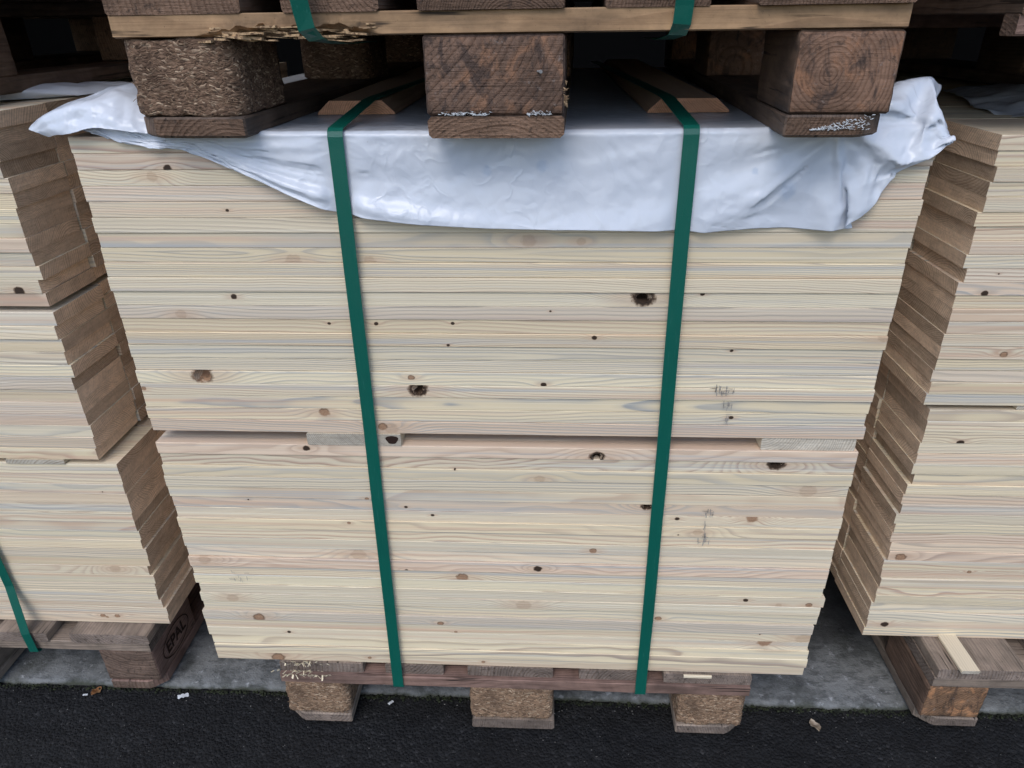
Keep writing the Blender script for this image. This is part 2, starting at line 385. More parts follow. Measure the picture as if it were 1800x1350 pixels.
_pc = {}
def plank_mesh(L, Wd, T, mat, seed=0, bev=0.0006, segs=1, rag=0.0):
    """board along local X, L long, Wd wide (Y), T thick (Z), arrises rounded, centred on the origin"""
    key = (round(L, 4), round(Wd, 4), round(T, 4), mat.name, seed, bev, segs, rag)
    if key in _pc: return _pc[key]
    rnd = random.Random(hash(key[:3]) ^ (seed * 977))
    hx, hy, hz = L / 2, Wd / 2, T / 2
    bs = [bev * rnd.uniform(0.6, 1.5) for _ in range(4)]
    vs, fs = [], []
    for i in range(segs + 1):
        x = -hx + L * i / segs
        sx = 0.0
        def j(): return rnd.uniform(-rag, rag) if rag else 0.0
        ring = []
        for k, (sy, sz) in enumerate(((-1, -1), (1, -1), (1, 1), (-1, 1))):
            b = bs[k] + abs(j()) * 0.8
            a1 = (sy * hy, sz * (hz - b)); a2 = (sy * (hy - b), sz * hz)
            pts = (a1, a2) if k in (0, 2) else (a2, a1)
            for (yy, zz) in pts: ring.append((x, yy + j() * 0.5, zz + j() * 0.5))
        vs += ring
    for i in range(segs):
        for k in range(8):
            a = i * 8 + k; b = i * 8 + (k + 1) % 8
            fs.append((a, a + 8, b + 8, b))
    fs.append(tuple(range(8))); fs.append(tuple(reversed(range(segs * 8, segs * 8 + 8))))
    me = mesh('plank_%dx%d' % (round(L * 1000), round(Wd * 1000)), vs, fs, mat)
    bm = bmesh.new(); bm.from_mesh(me); bmesh.ops.recalc_face_normals(bm, faces=bm.faces); bm.to_mesh(me); bm.free()
    _pc[key] = me
    return me

# ------------------------------------------------------------------ ground, slab, unseen shed
def grid_sheet(xs, ys, zf):
    vs = [(x, y, zf(x, y)) for y in ys for x in xs]
    nx = len(xs)
    fs = [(j * nx + i, j * nx + i + 1, (j + 1) * nx + i + 1, (j + 1) * nx + i) for j in range(len(ys) - 1) for i in range(nx - 1)]
    return vs, fs
GZ = -0.010
xs = [-60, -12, -4] + [-1.3 + 2.6 * i / 260 for i in range(261)] + [4, 12, 60]
ys = [-60, -12, -3, -1] + [-0.25 + 0.36 * i / 48 for i in range(49)]
def gz(x, y):
    return GZ + 0.0035 * (mnoise.noise(Vector((x * 22, y * 22, 0))) + 0.6 * mnoise.noise(Vector((x * 60, y * 60, 3)))) - 0.001
vs, fs = grid_sheet(xs, ys, gz)
o = put('asphalt', mesh('asphalt', vs, fs, M['asphalt'], True)); tag(o, kind='structure')
# slab with rounded, chipped nose
ey = 0.057
prof = [(0.0, -0.06), (0.0, -0.012), (0.0025, -0.006), (0.007, -0.002), (0.014, 0.0), (0.03, 0.0006)] + [(0.03 + 0.012 * k, 0.0006) for k in range(1, 30)] + [(0.6, 0), (1.5, 0), (7, 0)]
xs = [-8, -3] + [-1.4 + 2.8 * i / 280 for i in range(281)] + [3, 8]
vs = []
for (dy, z) in prof:
    for x in xs:
        e = 0.0025 * mnoise.noise(Vector((x * 9, 0, 5))) + 0.0018 * mnoise.noise(Vector((x * 45, z * 50, 1)))
        zz = z - 0.004 + (0.0012 * mnoise.noise(Vector((x * 35, dy * 35, 9))) if z > -0.05 else 0)
        vs.append((x, ey + dy + (e if dy < 0.4 else 0), zz))
nx = len(xs)
fs = [(j * nx + i, j * nx + i + 1, (j + 1) * nx + i + 1, (j + 1) * nx + i) for j in range(len(prof) - 1) for i in range(nx - 1)]
o = put('concrete_slab', mesh('concrete_slab', vs, fs, M['concrete'], True)); tag(o, kind='structure')

shed = empty('unseen_shed', (0, 6, 0), 'dark open storage shed behind the lumber stacks', 'shed')  # unseen enclosure, added to shut out the sky behind the stacks
def boxmesh(name, x0, x1, y0, y1, z0, z1, mat):
    v = [(x, y, z) for z in (z0, z1) for y in (y0, y1) for x in (x0, x1)]
    f = [(0, 2, 3, 1), (4, 5, 7, 6), (0, 1, 5, 4), (2, 6, 7, 3), (0, 4, 6, 2), (1, 3, 7, 5)]
    return mesh(name, v, f, mat)
put('wall', boxmesh('wall', -5, 5, 0, 0.1, -0.004, 3.4, M['shed']), parent=shed)
put('wall', boxmesh('wall', -5.1, -5, -5.4, 0.1, -0.004, 3.4, M['shed']), parent=shed)
put('wall', boxmesh('wall', 5, 5.1, -5.4, 0.1, -0.004, 3.4, M['shed']), parent=shed)
put('roof', boxmesh('roof', -5.2, 5.2, -5.4, 0.2, 3.402, 3.5, M['shed']), parent=shed)

# ------------------------------------------------------------------ plank bundles
KNOTS = [(-0.150, 0.612, 0.0088, 0.3), (-0.162, 0.615, 0.006, 0.6), (-0.323,0.917,0.0021,1.00),(-0.337,0.806,0.0037,0.90),(-0.412,0.781,0.0069,0.40),(-0.218,0.769,0.0021,1.00),(-0.156,0.769,0.0028,1.00),(-0.056,0.770,0.0021,1.00),(0.070,0.788,0.0014,1.00),(0.127,0.752,0.0034,0.80),(-0.063,0.740,0.0021,0.90),(0.258,0.812,0.0027,1.00),(0.304,0.734,0.0021,1.00),(0.316,0.635,0.0030,0.80),(-0.116,0.692,0.0043,0.60),(-0.242,0.636,0.0069,0.50),(-0.491,0.671,0.0033,0.70),(-0.141,0.476,0.0024,1.00),(-0.102,0.462,0.0024,1.00),(0.367,0.467,0.0075,0.60),(0.259,0.464,0.0032,0.90),(0.139,0.401,0.0050,0.70),(0.055,0.364,0.0059,0.90),(-0.063,0.341,0.0086,0.50),(-0.150,0.355,0.0026,1.00),(-0.404,0.247,0.0088,0.60),(-0.441,0.287,0.0087,0.35),(-0.360,0.213,0.0029,1.00),(-0.103,0.244,0.0046,0.60),(0.248,0.264,0.0045,0.70),(0.033,0.287,0.0106,0.30),(0.421,0.220,0.0106,0.60),(0.379,0.309,0.0036,1.00),(-0.384,0.967,0.0043,0.80),(0.043,0.879,0.0085,0.30),(0.106,0.878,0.0052,0.30),(0.431,0.300,0.0046,0.30),(-0.198,0.490,0.0032,0.50),(-0.389,0.151,0.0102,0.60),(0.062,0.683,0.0035,0.90),(-0.276,0.578,0.0047,1.0),(-0.155,0.853,0.0068,0.20),(0.477,0.302,0.0047,0.60),(-0.230,0.156,0.0029,0.70),(-0.036,0.154,0.0029,0.60)]
KNOTS_L = [(-0.68, 0.786, 0.007, 1), (-0.712, 0.161, 0.0045, 0.6), (-0.739, 0.161, 0.0042, 0.6)]
KNOTS_R = [(0.651, 0.323, 0.008, 0.5), (0.686, 0.545, 0.005, 1), (0.704, 0.692, 0.005, 0.5), (0.653, 0.782, 0.004, 1), (0.659, 0.172, 0.006, 0.8), (0.769, 0.294, 0.003, 0.6)]
HOLES = [(-0.108, 0.674, 0.0095, 0.0105), (0.186, 0.807, 0.0115, 0.0075), (-0.403, 0.692, 0.014, 0.012), (0.138, 0.570, 0.0085, 0.0075), (0.387, 0.567, 0.0105, 0.0065), (0.214, 0.49, 0.007, 0.0065)]

def bundle(label, group, x0, x1, yf, z0, z1, rows, colw, ncol, knots, seed, jx=0.002, depth=1.15, holes=(), topskip=0):
    rnd = random.Random(seed)
    cx = (x0 + x1) / 2
    root = empty('plank_bundle', (cx, yf, z0), label, 'lumber', group)
    T = (z1 - z0) / rows
    L = x1 - x0
    if ncol >= 1:
        for c in range(ncol):
            for r in range(rows):
                me = plank_mesh(L, colw - 0.0012, T - 0.0002, M['pine'], rnd.randrange(6))
                dx = rnd.gauss(0, jx); dy = rnd.gauss(0, 0.0009) if c == 0 else rnd.uniform(-.0005, .0005)
                if c == 0: dy = max(-0.0022, min(0.0022, dy))
                loc = (dx + (rnd.uniform(-.002, .002) if c else 0), (c + 0.5) * colw + c * 0.001 + dy, (r + 0.5) * T)
                o = put('plank', me, loc, (0, 0, rnd.gauss(0, 0.0011)), root)
                if c == 0:
                    zc = z0 + (r + 0.5) * T
                    ks = [k for k in knots if zc - T / 2 <= k[1] < zc + T / 2]
                    hs = [h for h in holes if zc - T / 2 <= h[1] - 0.003 < zc + T / 2]
                    kk = [(k[0] - cx - loc[0], k[1] - zc, k[2] * 0.9 * (-1 if k[3] > 0.75 else 1) + (1.0 if k[3] < 0.45 else 0)) for k in ks]
                    for h in hs:   # lost knot: a real cavity in the board's face
                        hx = h[0] - cx - loc[0]
                        hz = min(h[1] - zc, T / 2 - 0.002)
                        bm = bmesh.new()
                        bmesh.ops.create_icosphere(bm, subdivisions=3, radius=1.0)
                        bmesh.ops.scale(bm, vec=(h[2] * 0.85, 0.022, h[3] * 0.9), verts=bm.verts)
                        bmesh.ops.translate(bm, vec=(hx, -colw / 2, hz), verts=bm.verts)
                        for v in bm.verts: v.co += Vector((mnoise.noise(v.co * 120), 0, mnoise.noise(v.co * 120 + Vector((5, 5, 5))))) * 0.0022
                        cm = bpy.data.meshes.new('cut'); bm.to_mesh(cm); bm.free()
                        co = bpy.data.objects.new('cut', cm); C.objects.link(co)
                        tmp = bpy.data.objects.new('tmp', o.data.copy()); C.objects.link(tmp)
                        md = tmp.modifiers.new('b', 'BOOLEAN'); md.operation = 'DIFFERENCE'; md.object = co; md.solver = 'EXACT'
                        bpy.context.view_layer.update()
                        me2 = bpy.data.meshes.new_from_object(tmp.evaluated_get(bpy.context.evaluated_depsgraph_get()))
                        me2.name = 'plank_with_knothole'
                        me2.materials.clear(); me2.materials.append(M['pine'])
                        bpy.data.objects.remove(tmp); bpy.data.objects.remove(co)
                        o.data = me2
                        kk.insert(0, (hx, hz, max(h[2], h[3]) * (0.85 if h[0] < -0.4 else -1.02)))  # knot colour over the hole also paints in the cavity's shade
                    # a few extra small or faint knots of the board's own
                    while len(kk) < 3 and rnd.random() < 0.28:
                        kk.append((rnd.uniform(-L / 2, L / 2), rnd.uniform(-T / 2, T / 2), rnd.choice((1.008, 1.006, 0.0022, 1.01, -0.0011))))
                    for nm, k in zip(('knot_a', 'knot_b', 'knot_c'), kk): o[nm] = k
    # the rest of the pile, out of sight behind the front columns
    v, f = [], []
    yb0 = ncol * (colw + 0.001) + 0.001
    for r in range(rows):
        a = rnd.uniform(-.004, .004); b = rnd.uniform(-.004, .004)
        for c in range(3):
            w = (depth - yb0) / 3
            zz0, zz1 = r * T + 0.0003, (r + 1) * T - 0.0003
            q = [(-L / 2 + a, yb0 + c * w), (L / 2 + b, yb0 + c * w), (L / 2 + b, yb0 + c * w + w - 0.002), (-L / 2 + a, yb0 + c * w + w - 0.002)]
            i0 = len(v)
            v += [(p[0], p[1], zz0) for p in q] + [(p[0], p[1], zz1) for p in q]
            f += [tuple(i0 + k for k in t) for t in ((3, 2, 1, 0), (4, 5, 6, 7), (0, 1, 5, 4), (1, 2, 6, 5), (2, 3, 7, 6), (3, 0, 4, 7))]
    o = put('plank_rows', mesh('plank_rows', v, f, M['pine']), parent=root); o['kind'] = 'stuff'
    return root

G = 'bundles of planed pine planks'
bundle('upper bundle of pale pine planks in the middle stack, half covered by white film', G, -0.495, 0.495, 0.0, 0.604, 1.003, 21, 0.14, 2, KNOTS, 11, holes=HOLES, jx=0.0011)
bundle('lower bundle of pale pine planks in the middle stack, resting on the pallet', G, -0.495, 0.495, -0.002, 0.1445, 0.584, 23, 0.14, 2, KNOTS, 12, holes=HOLES, jx=0.0017)
bundle('top bundle of planks in the left stack, under a rolled white film edge', G, -1.60, -0.643, 0.072, 0.762, 1.022, 13, 0.119, 3, KNOTS_L, 13, jx=0.0022)
bundle('middle bundle of planks in the left stack, between two thin gaps', G, -1.60, -0.643, 0.072, 0.503, 0.754, 12, 0.122, 3, [], 14, jx=0.002)
bundle('bottom bundle of planks in the left stack, crossed by a green strap above the pallet', G, -1.57, -0.620, 0.072, 0.1445, 0.494, 18, 0.121, 3, KNOTS_L, 15, jx=0.002)
bundle('upper bundle of planks in the right stack, with greyish mould specks at its top', G, 0.618, 1.60, 0.089, 0.609, 0.985, 20, 0.150, 3, KNOTS_R, 16, jx=0.002)
bundle('lower bundle of planks in the right stack, overhanging its pallet', G, 0.628, 1.61, 0.089, 0.1445, 0.601, 24, 0.137, 3, KNOTS_R, 17, jx=0.0018)

def scuffs(spots, seed):
    rnd = random.Random(seed); v, f = [], []
    for (x, z, w, h, n_) in spots:
        for k in range(n_):
            cx = x + rnd.uniform(-w, w); cz = z + rnd.uniform(-h, h); L = rnd.uniform(.0015, .005); t = rnd.uniform(.0002, .0005)
            a = rnd.choice((0, PI / 2, PI / 2)) + rnd.uniform(-.2, .2); i0 = len(v)
            for (p, q) in ((-L, -t), (L, -t), (L, t), (-L, t)):
                v.append((cx + p * math.cos(a) - q * math.sin(a), -0.0032, cz + p * math.sin(a) + q * math.cos(a)))
            f.append((i0, i0 + 1, i0 + 2, i0 + 3))
    return mesh('ink_marks', v, f, M['smudge'])
M['smudge'] = simple('faint_grey_ink', (0.30, 0.28, 0.26), 0.8, 0.1)
_mb = [o_ for o_ in bpy.data.objects if o_.name.startswith('plank_bundle') and 'middle stack' in o_.get('label', '')]
for o_, sp_ in zip(_mb, ([(0.300, 0.678, 0.014, 0.006, 26), (0.306, 0.655, 0.008, 0.004, 9), (0.309, 0.637, 0.003, 0.008, 7)], [(0.303, 0.478, 0.006, 0.007, 14), (0.302, 0.445, 0.004, 0.016, 12), (0.298, 0.425, 0.012, 0.004, 10), (-0.42, 0.335, 0.02, 0.012, 12)])):
    m_ = scuffs([(x - 0.0, z - o_.location.z, w, h, k) for x, z, w, h, k in sp_], 5)
    p_ = put('ink_marks', m_, parent=o_); p_['kind'] = 'stuff'

# spacers between the lifts
def spacer(x0, x1, yf, z0, z1, label, L=1.0):
    me = plank_mesh(L, x1 - x0, z1 - z0, M['spacer'], 3, bev=0.0012)
    o = put('spacer_batten', me, ((x0 + x1) / 2, yf + L / 2, (z0 + z1) / 2), (0, 0, PI / 2))
    return tag(o, label, 'batten', 'spacer battens between the bundles')
M['spacer'] = wood('pale_spacer_wood', (0.70, 0.61, 0.46), (0.45, 0.36, 0.26), (0.62, 0.57, 0.48), streak=0.3, ring=0.003)
o = spacer(-0.272, -0.138, -0.0025, 0.5845, 0.6035, 'pale spacer batten end with a black knothole, behind the left strap of the middle stack')
o['knot_a'] = (0, 0, 0)
kn = put('knot', mesh('knot', [(0.45 * 0 + 0.0, 0, 0)] * 0 or [(math.cos(a) * 0.0085 * (1 + .2 * math.sin(3 * a)), -0.0004, math.sin(a) * 0.0075 * (1 + .15 * math.cos(2 * a))) for a in [k * PI / 8 for k in range(16)]] + [(math.cos(a) * 0.0075, 0.004, math.sin(a) * 0.0065) for a in [k * PI / 8 for k in range(16)]], [tuple(range(15, -1, -1))] + [(k, (k + 1) % 16, 16 + (k + 1) % 16, 16 + k) for k in range(16)], M['ink']), parent=o)
kn.location = (-0.5, -0.0545, 0.0005); kn.rotation_euler = (0, 0, -PI / 2)
spacer(0.362, 0.489, 0.001, 0.5845, 0.6035, 'pale spacer batten flush under the right end of the middle upper bundle')
spacer(-0.80, -0.703, 0.070, 0.4945, 0.5025, 'thin pale spacer in the lower gap of the left stack')
spacer(-1.45, -1.35, 0.080, 0.4945, 0.5025, 'thin spacer far left in the lower gap of the left stack')
spacer(-1.45, -1.35, 0.080, 0.7545, 0.7615, 'thin spacer far left in the upper gap of the left stack')
spacer(-0.99, -0.89, 0.20, 0.7545, 0.7615, 'thin spacer set deep in the upper gap of the left stack')
spacer(-0.70, -0.66, 0.62, 0.7545, 0.7615, 'narrow spacer deep at the end of the left stack upper gap')
spacer(0.751, 0.87, 0.092, 0.6015, 0.6085, 'thin pale spacer in the gap of the right stack')
spacer(1.40, 1.52, 0.092, 0.6015, 0.6085, 'thin spacer far right in the gap of the right stack')
o = put('batten', plank_mesh(0.6, 0.030, 0.0065, M['spacer'], 4, bev=0.0012), (0.766, 0.312, 0.1478), (0, 0, PI / 2 + 0.02))
tag(o, 'narrow pale batten lying on the deck of the right pallet, under the planks', 'batten')
o = put('wood_sliver', plank_mesh(0.046, 0.004, 0.0055, M['spacer'], 5, bev=0.0008), (0.322, -0.0062, 0.1413), (0, 0, 0))
tag(o, 'short pale wood sliver under the bottom plank near the right end of the middle pallet', 'wood sliver')

# ------------------------------------------------------------------ pallets
def block_mesh(w, d, h, mat, seed, chip=False, rnd_edge=0.006, cuts=10):
    """local X runs along the wood's grain: the block is turned so that X points at world Y"""
    bm = bmesh.new()
    bmesh.ops.create_cube(bm, size=1.0)
    bmesh.ops.scale(bm, vec=(d, w, h), verts=bm.verts)
    up_e = [e for e in bm.edges if abs(e.verts[0].co.z - e.verts[1].co.z) > h * 0.5]
    bmesh.ops.bevel(bm, geom=up_e, offset=rnd_edge, segments=3 if rnd_edge > .012 else 2, affect='EDGES', profile=0.5)
    fl_e = [e for e in bm.edges if abs(e.verts[0].co.z - e.verts[1].co.z) < 1e-5 and abs(abs(e.verts[0].co.z) - h / 2) < 1e-5 and len([f_ for f_ in e.link_faces if abs(f_.normal.z) < .5]) == 1]
    bmesh.ops.bevel(bm, geom=fl_e, offset=0.0025, segments=1, affect='EDGES')
    if cuts:
        bmesh.ops.subdivide_edges(bm, edges=[e for e in bm.edges if e.calc_length() > 0.03], cuts=cuts, use_grid_fill=True)
    am = 0.0022 if chip else 0.0009
    for v in bm.verts:
        q = v.co * 1.0 + Vector((seed * 3.1, seed * 1.7, 0))
        nn = Vector((mnoise.noise(q * 45), mnoise.noise(q * 45 + Vector((9, 0, 0))), mnoise.noise(q * 45 + Vector((0, 9, 0)))))
        n2 = Vector((mnoise.noise(q * 140), mnoise.noise(q * 140 + Vector((9, 0, 0))), mnoise.noise(q * 140 + Vector((0, 9, 0)))))
        v.co += nn * am + n2 * am * 0.9
    me = bpy.data.meshes.new('pallet_block'); bm.to_mesh(me); bm.free()
    me.materials.append(mat)
    for p in me.polygons: p.use_smooth = True
    return me

def slivers(name, parent, n_, fx, sizes, mat, seed):
    rnd = random.Random(seed)
    v, f = [], []
    for k in range(n_):
        p, nrm, base = fx(rnd)
        a = rnd.gauss(0, 0.55)
        L = rnd.uniform(*sizes); w = L * rnd.uniform(0.08, 0.22); t = 0.0006
        ux = Vector(base[0]); uy = Vector(base[1]); nn = Vector(nrm)
        d = ux * math.cos(a) + uy * math.sin(a) + nn * rnd.uniform(-0.12, 0.12); s = nn.cross(d).normalized()
        c = Vector(p) + nn * 0.0004
        i0 = len(v)
        v += [c - d * L / 2 - s * w * .3, c - d * L / 2 + s * w * .3, c + s * w / 2 + nn * t, c + d * L / 2, c - s * w / 2 + nn * t, c - nn * 0.001]
        f += [(i0, i0 + 4, i0 + 2, i0 + 1), (i0 + 4, i0 + 3, i0 + 2), (i0, i0 + 5, i0 + 4), (i0 + 1, i0 + 2, i0 + 5), (i0 + 4, i0 + 5, i0 + 3), (i0 + 2, i0 + 3, i0 + 5)]
    o = put(name, mesh(name, v, f, mat), parent=parent); o['kind'] = 'stuff'
    return o

def pallet(label, x, y, z, rz, deck, stringer, bottom, blockm, bw=(0.1, 0.145, 0.1), blocks=None, seed=1, deck_front=0.0, stringer_front=None, skip=(), noruns=(), sd=0.145, group='wooden pallets'):
    """origin: middle of the front edge on the underside; local X across, Y away"""
    rnd = random.Random(seed)
    root = empty('pallet', (x, y, z), label, 'pallet', group, rz)
    H0, HB, HS, HD = 0.022, 0.078, 0.022, 0.022
    bx = (-0.4 + bw[0] / 2, 0, 0.4 - bw[2] / 2)
    for i in range(3):      # runners
        if i in noruns: continue
        if i == 1: me = plank_mesh(1.2, bw[i], H0, bottom[i], seed + i, bev=0.003, segs=10, rag=0.0008)
        else:      # EUR pallets have their outer front corners cut off
            s_ = 1 if i == 0 else -1; w2 = bw[i] / 2; c_ = 0.020
            ol = [(-0.6 + c_, s_ * w2), (-0.6 + 0.004, s_ * (w2 - c_)), (-0.6, s_ * (w2 - c_ - 0.008)), (-0.6, -s_ * (w2 - .002)), (-0.598, -s_ * w2), (0.6, -s_ * w2), (0.6, s_ * w2)]
            vv, nn_ = [], len(ol)
            for zz, ins in ((-H0 / 2, 0.003), (-H0 / 2 + 0.003, 0), (H0 / 2 - 0.002, 0), (H0 / 2, 0.002)):
                for (xx, yy) in ol: vv.append((xx * (1 - ins / 0.6), yy * (1 - ins / w2), zz))
            ff = [tuple(range(nn_)), tuple(reversed(range(3 * nn_, 4 * nn_)))] + [(q * nn_ + k, q * nn_ + (k + 1) % nn_, (q + 1) * nn_ + (k + 1) % nn_, (q + 1) * nn_ + k) for q in range(3) for k in range(nn_)]
            me = mesh('runner', vv, ff, bottom[i])
            bm = bmesh.new(); bm.from_mesh(me); bmesh.ops.recalc_face_normals(bm, faces=bm.faces); bm.to_mesh(me); bm.free()
        put('bottom_board', me, (bx[i], 0.6, H0 / 2), (0, 0, PI / 2 + rnd.gauss(0, 0.002)), root)
    for j, yy in enumerate((0.05, 0.6, 1.15)):
        for i in range(3):
            dd = 0.145 if False else (0.145 if j == 1 else 0.1)
            dd = 0.145
            if (i, j) in skip: continue
            m, chip = blockm[i]
            front = j == 0
            me = block_mesh(bw[i], dd, HB - 0.001, m, seed * 7 + i * 3 + j, chip, (0.024 if m.name.endswith('dark') and i == 0 else 0.010) if chip else 0.0025, cuts=(22 if chip else 8) if front else 2)
            yc = (0.0725 if j == 0 else (0.6 if j == 1 else 1.2 - 0.0725)) + (0.002 if front else 0)
            b = put('block', me, (bx[i] + rnd.uniform(-.001, .001), yc, H0 + HB / 2), (0, 0, PI / 2), root)
            if front and chip:
                w, h = bw[i], HB
                def fx(r, cx=bx[i], w=w, h=h, yc=yc):
                    return (cx + r.uniform(-w * .47, w * .47), yc - 0.0725 - 0.001, H0 + h / 2 + r.uniform(-h * .46, h * .46)), (0, -1, 0), ((1, 0, 0), (0, 0, 1))
                slivers('wood_chips', root, 130, fx, (0.002, 0.008), M['sliver'], seed * 5 + i)
    for j, yy in enumerate((0.0725, 0.6, 1.1275)):
        if j == 0 and stringer_front is not None:
            o = stringer_front(root)
        else:
            me = plank_mesh(0.8, sd if j == 0 else 0.145, HS, stringer, seed + 3 + j, bev=0.0015, segs=12, rag=0.0006)
            put('stringer_board', me, (0, yy if j else sd / 2, H0 + HB + HS / 2), (rnd.gauss(0, .002), 0, rnd.gauss(0, .001)), root)
    xs_ = [-0.4 + 0.0725, -0.4 + 0.145 + 0.041 + 0.05, 0, 0.4 - 0.145 - 0.041 - 0.05, 0.4 - 0.0725]
    ws = [0.145, 0.1, 0.145, 0.1, 0.145]
    for k in range(5):
        dm = deck[k % len(deck)]
        me = plank_mesh(1.2, ws[k], HD, dm, seed + 10 + k, bev=0.002, segs=12, rag=0.0008)
        put('deck_board', me, (xs_[k] + rnd.uniform(-.002, .002), 0.6 + deck_front + rnd.uniform(-.004, .003), H0 + HB + HS + HD / 2 - 0.0005), (0, 0, PI / 2 + rnd.gauss(0, 0.001)), root)
    return root

D, GY, RD, FR, BE = M['pallet_dark'], M['pallet_grey'], M['pallet_red'], M['pallet_fresh'], M['block_end']
CH, CD = (M['chip'], True), (M['chip_dark'], True)
pallet('pallet under the middle stack, with three pressed chip blocks in front', 0.0114, -0.009, 0.0, 0, [GY], RD, [GY, GY, GY], [CH, CH, CH], bw=(0.113, 0.145, 0.113), seed=3, deck_front=0.006)
lp = pallet('pallet under the left stack, with an oval burnt stamp on its corner block', -1.05, 0.047, 0.0, 0, [GY], GY, [GY, GY, RD], [(GY, False), (GY, False), (RD, False)], bw=(0.1, 0.145, 0.1), seed=5, deck_front=0.0)
rp = pallet('pallet under the right stack, with a dark knotty edge board and broken corner', 1.125, 0.022, 0.0, 0, [GY, GY, RD, GY, GY], GY, [GY, GY, GY], [(M['block_orange'], False), CH, CH], bw=(0.1, 0.145, 0.1), seed=8)

# damaged front board of the upper pallet: torn along its lower front arris
def torn_board(root):
    H = 0.1
    rnd = random.Random(4)
    nx = 200
    vs, fs = [], []
    def tear(x):
        t = max(0.0, min(1.0, (x + 0.31) / 0.05)) * max(0.0, min(1.0, (-0.115 - x) / 0.03))
        return t * (0.55 + 0.6 * abs(mnoise.noise(Vector((x * 28, 0, 2)))) + 0.35 * mnoise.noise(Vector((x * 120, 0, 7))))
    for i in range(nx + 1):
        x = -0.4 + 0.8 * i / nx
        t = tear(x)
        a = 0.0006 * mnoise.noise(Vector((x * 14, 0, 0)))
        hz = 0.022
        cut = 0.011 * t; dep = 0.016 * t
        ch = 0.0012
        prof = [(0.0 + dep * 0.3 + 0.02, 0.0), (0.004 + dep + 0.002, 0.0 + 0.0), (0.002 + dep * 0.9, cut * 0.35 + 0.001), (dep * 0.55, cut * 0.7 + 0.0015), (0.0, cut + 0.0025), (0.0, hz - ch), (ch, hz), (0.145 - ch, hz), (0.145, hz - ch), (0.145, ch), (0.145 - ch, 0)]
        for k, (yy, zz) in enumerate(prof):
            jj = 0.0009 * t if k in (1, 2, 3, 4) else 0
            vs.append((x + rnd.uniform(-1, 1) * jj, yy + a + rnd.uniform(-1, 1) * jj, H + zz + rnd.uniform(-1, 1) * jj + (0 if k else 0)))
    m = 11
    for i in range(nx):
        for k in range(m):
            a, b = i * m + k, i * m + (k + 1) % m
            fs.append((a, b, b + m, a + m))
    fs.append(tuple(reversed(range(m)))); fs.append(tuple(range(nx * m, nx * m + m)))
    me = mesh('torn_board', vs, fs, FR)
    bm = bmesh.new(); bm.from_mesh(me); bmesh.ops.recalc_face_normals(bm, faces=bm.faces); bm.to_mesh(me); bm.free()
    o = put('stringer_board', me, parent=root); o['label'] = 'honey brown front board torn and splintered on its lower edge'
    # long torn splinters still attached
    v, f = [], []
    for k in range(60):
        x = rnd.uniform(-0.30, -0.125); L = rnd.uniform(0.008, 0.05) * (1.0 if rnd.random() < .6 else .5)
        y = rnd.uniform(-0.003, 0.010); z = H + rnd.uniform(-0.004, 0.0105); w = rnd.uniform(0.0015, 0.006); t = rnd.uniform(0.0004, 0.0013)
        sl = rnd.uniform(-0.13, 0.06); sy = rnd.uniform(-0.12, 0.05)
        c = Vector((x, y, z)); d = Vector((1, sy, sl)).normalized() * rnd.choice((-1, 1))
        s = Vector((0, 1, 0)); u = Vector((0, 0, 1))
        i0 = len(v)
        m1 = c + d * L * 0.5
        v += [c - s * w - u * t, c + s * w - u * t, c + s * w + u * t, c - s * w + u * t]
        v += [m1 - s * w * .8 - u * t * .7, m1 + s * w * .8 - u * t * .7, m1 + s * w * .8 + u * t, m1 - s * w * .8 + u * t]
        v += [c + d * L]
        f += [tuple(i0 + q for q in t_) for t_ in ((0, 1, 5, 4), (1, 2, 6, 5), (2, 3, 7, 6), (3, 0, 4, 7), (4, 5, 8), (5, 6, 8), (6, 7, 8), (7, 4, 8), (3, 2, 1, 0))]
    sp = put('splinters', mesh('splinters', v, f, M['splinter']), parent=o); sp['kind'] = 'stuff'
    return o

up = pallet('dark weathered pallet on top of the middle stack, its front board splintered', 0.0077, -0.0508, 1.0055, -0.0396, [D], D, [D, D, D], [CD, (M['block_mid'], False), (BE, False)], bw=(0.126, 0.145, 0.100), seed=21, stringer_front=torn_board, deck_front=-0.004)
# nail in the middle block
nb = [c for c in up.children if c.name.startswith('block') and abs(c.location.x) < .02 and c.location.y < .1][0]
bm = bmesh.new(); bmesh.ops.create_cone(bm, cap_ends=True, segments=10, radius1=0.0011, radius2=0.0011, depth=0.012)
bmesh.ops.create_cone(bm, cap_ends=True, segments=12, radius1=0.0019, radius2=0.0017, depth=0.001, matrix=Matrix.Translation((0, 0, 0.006)))
me = bpy.data.meshes.new('nail'); bm.to_mesh(me); bm.free(); me.materials.append(M['steel'])
o = put('nail', me, (0.0, 0, 0), (0, 0, 0), nb); o.rotation_euler = (0.5, -PI / 2, 0); o.location = (-0.074, -0.046, 0.004)
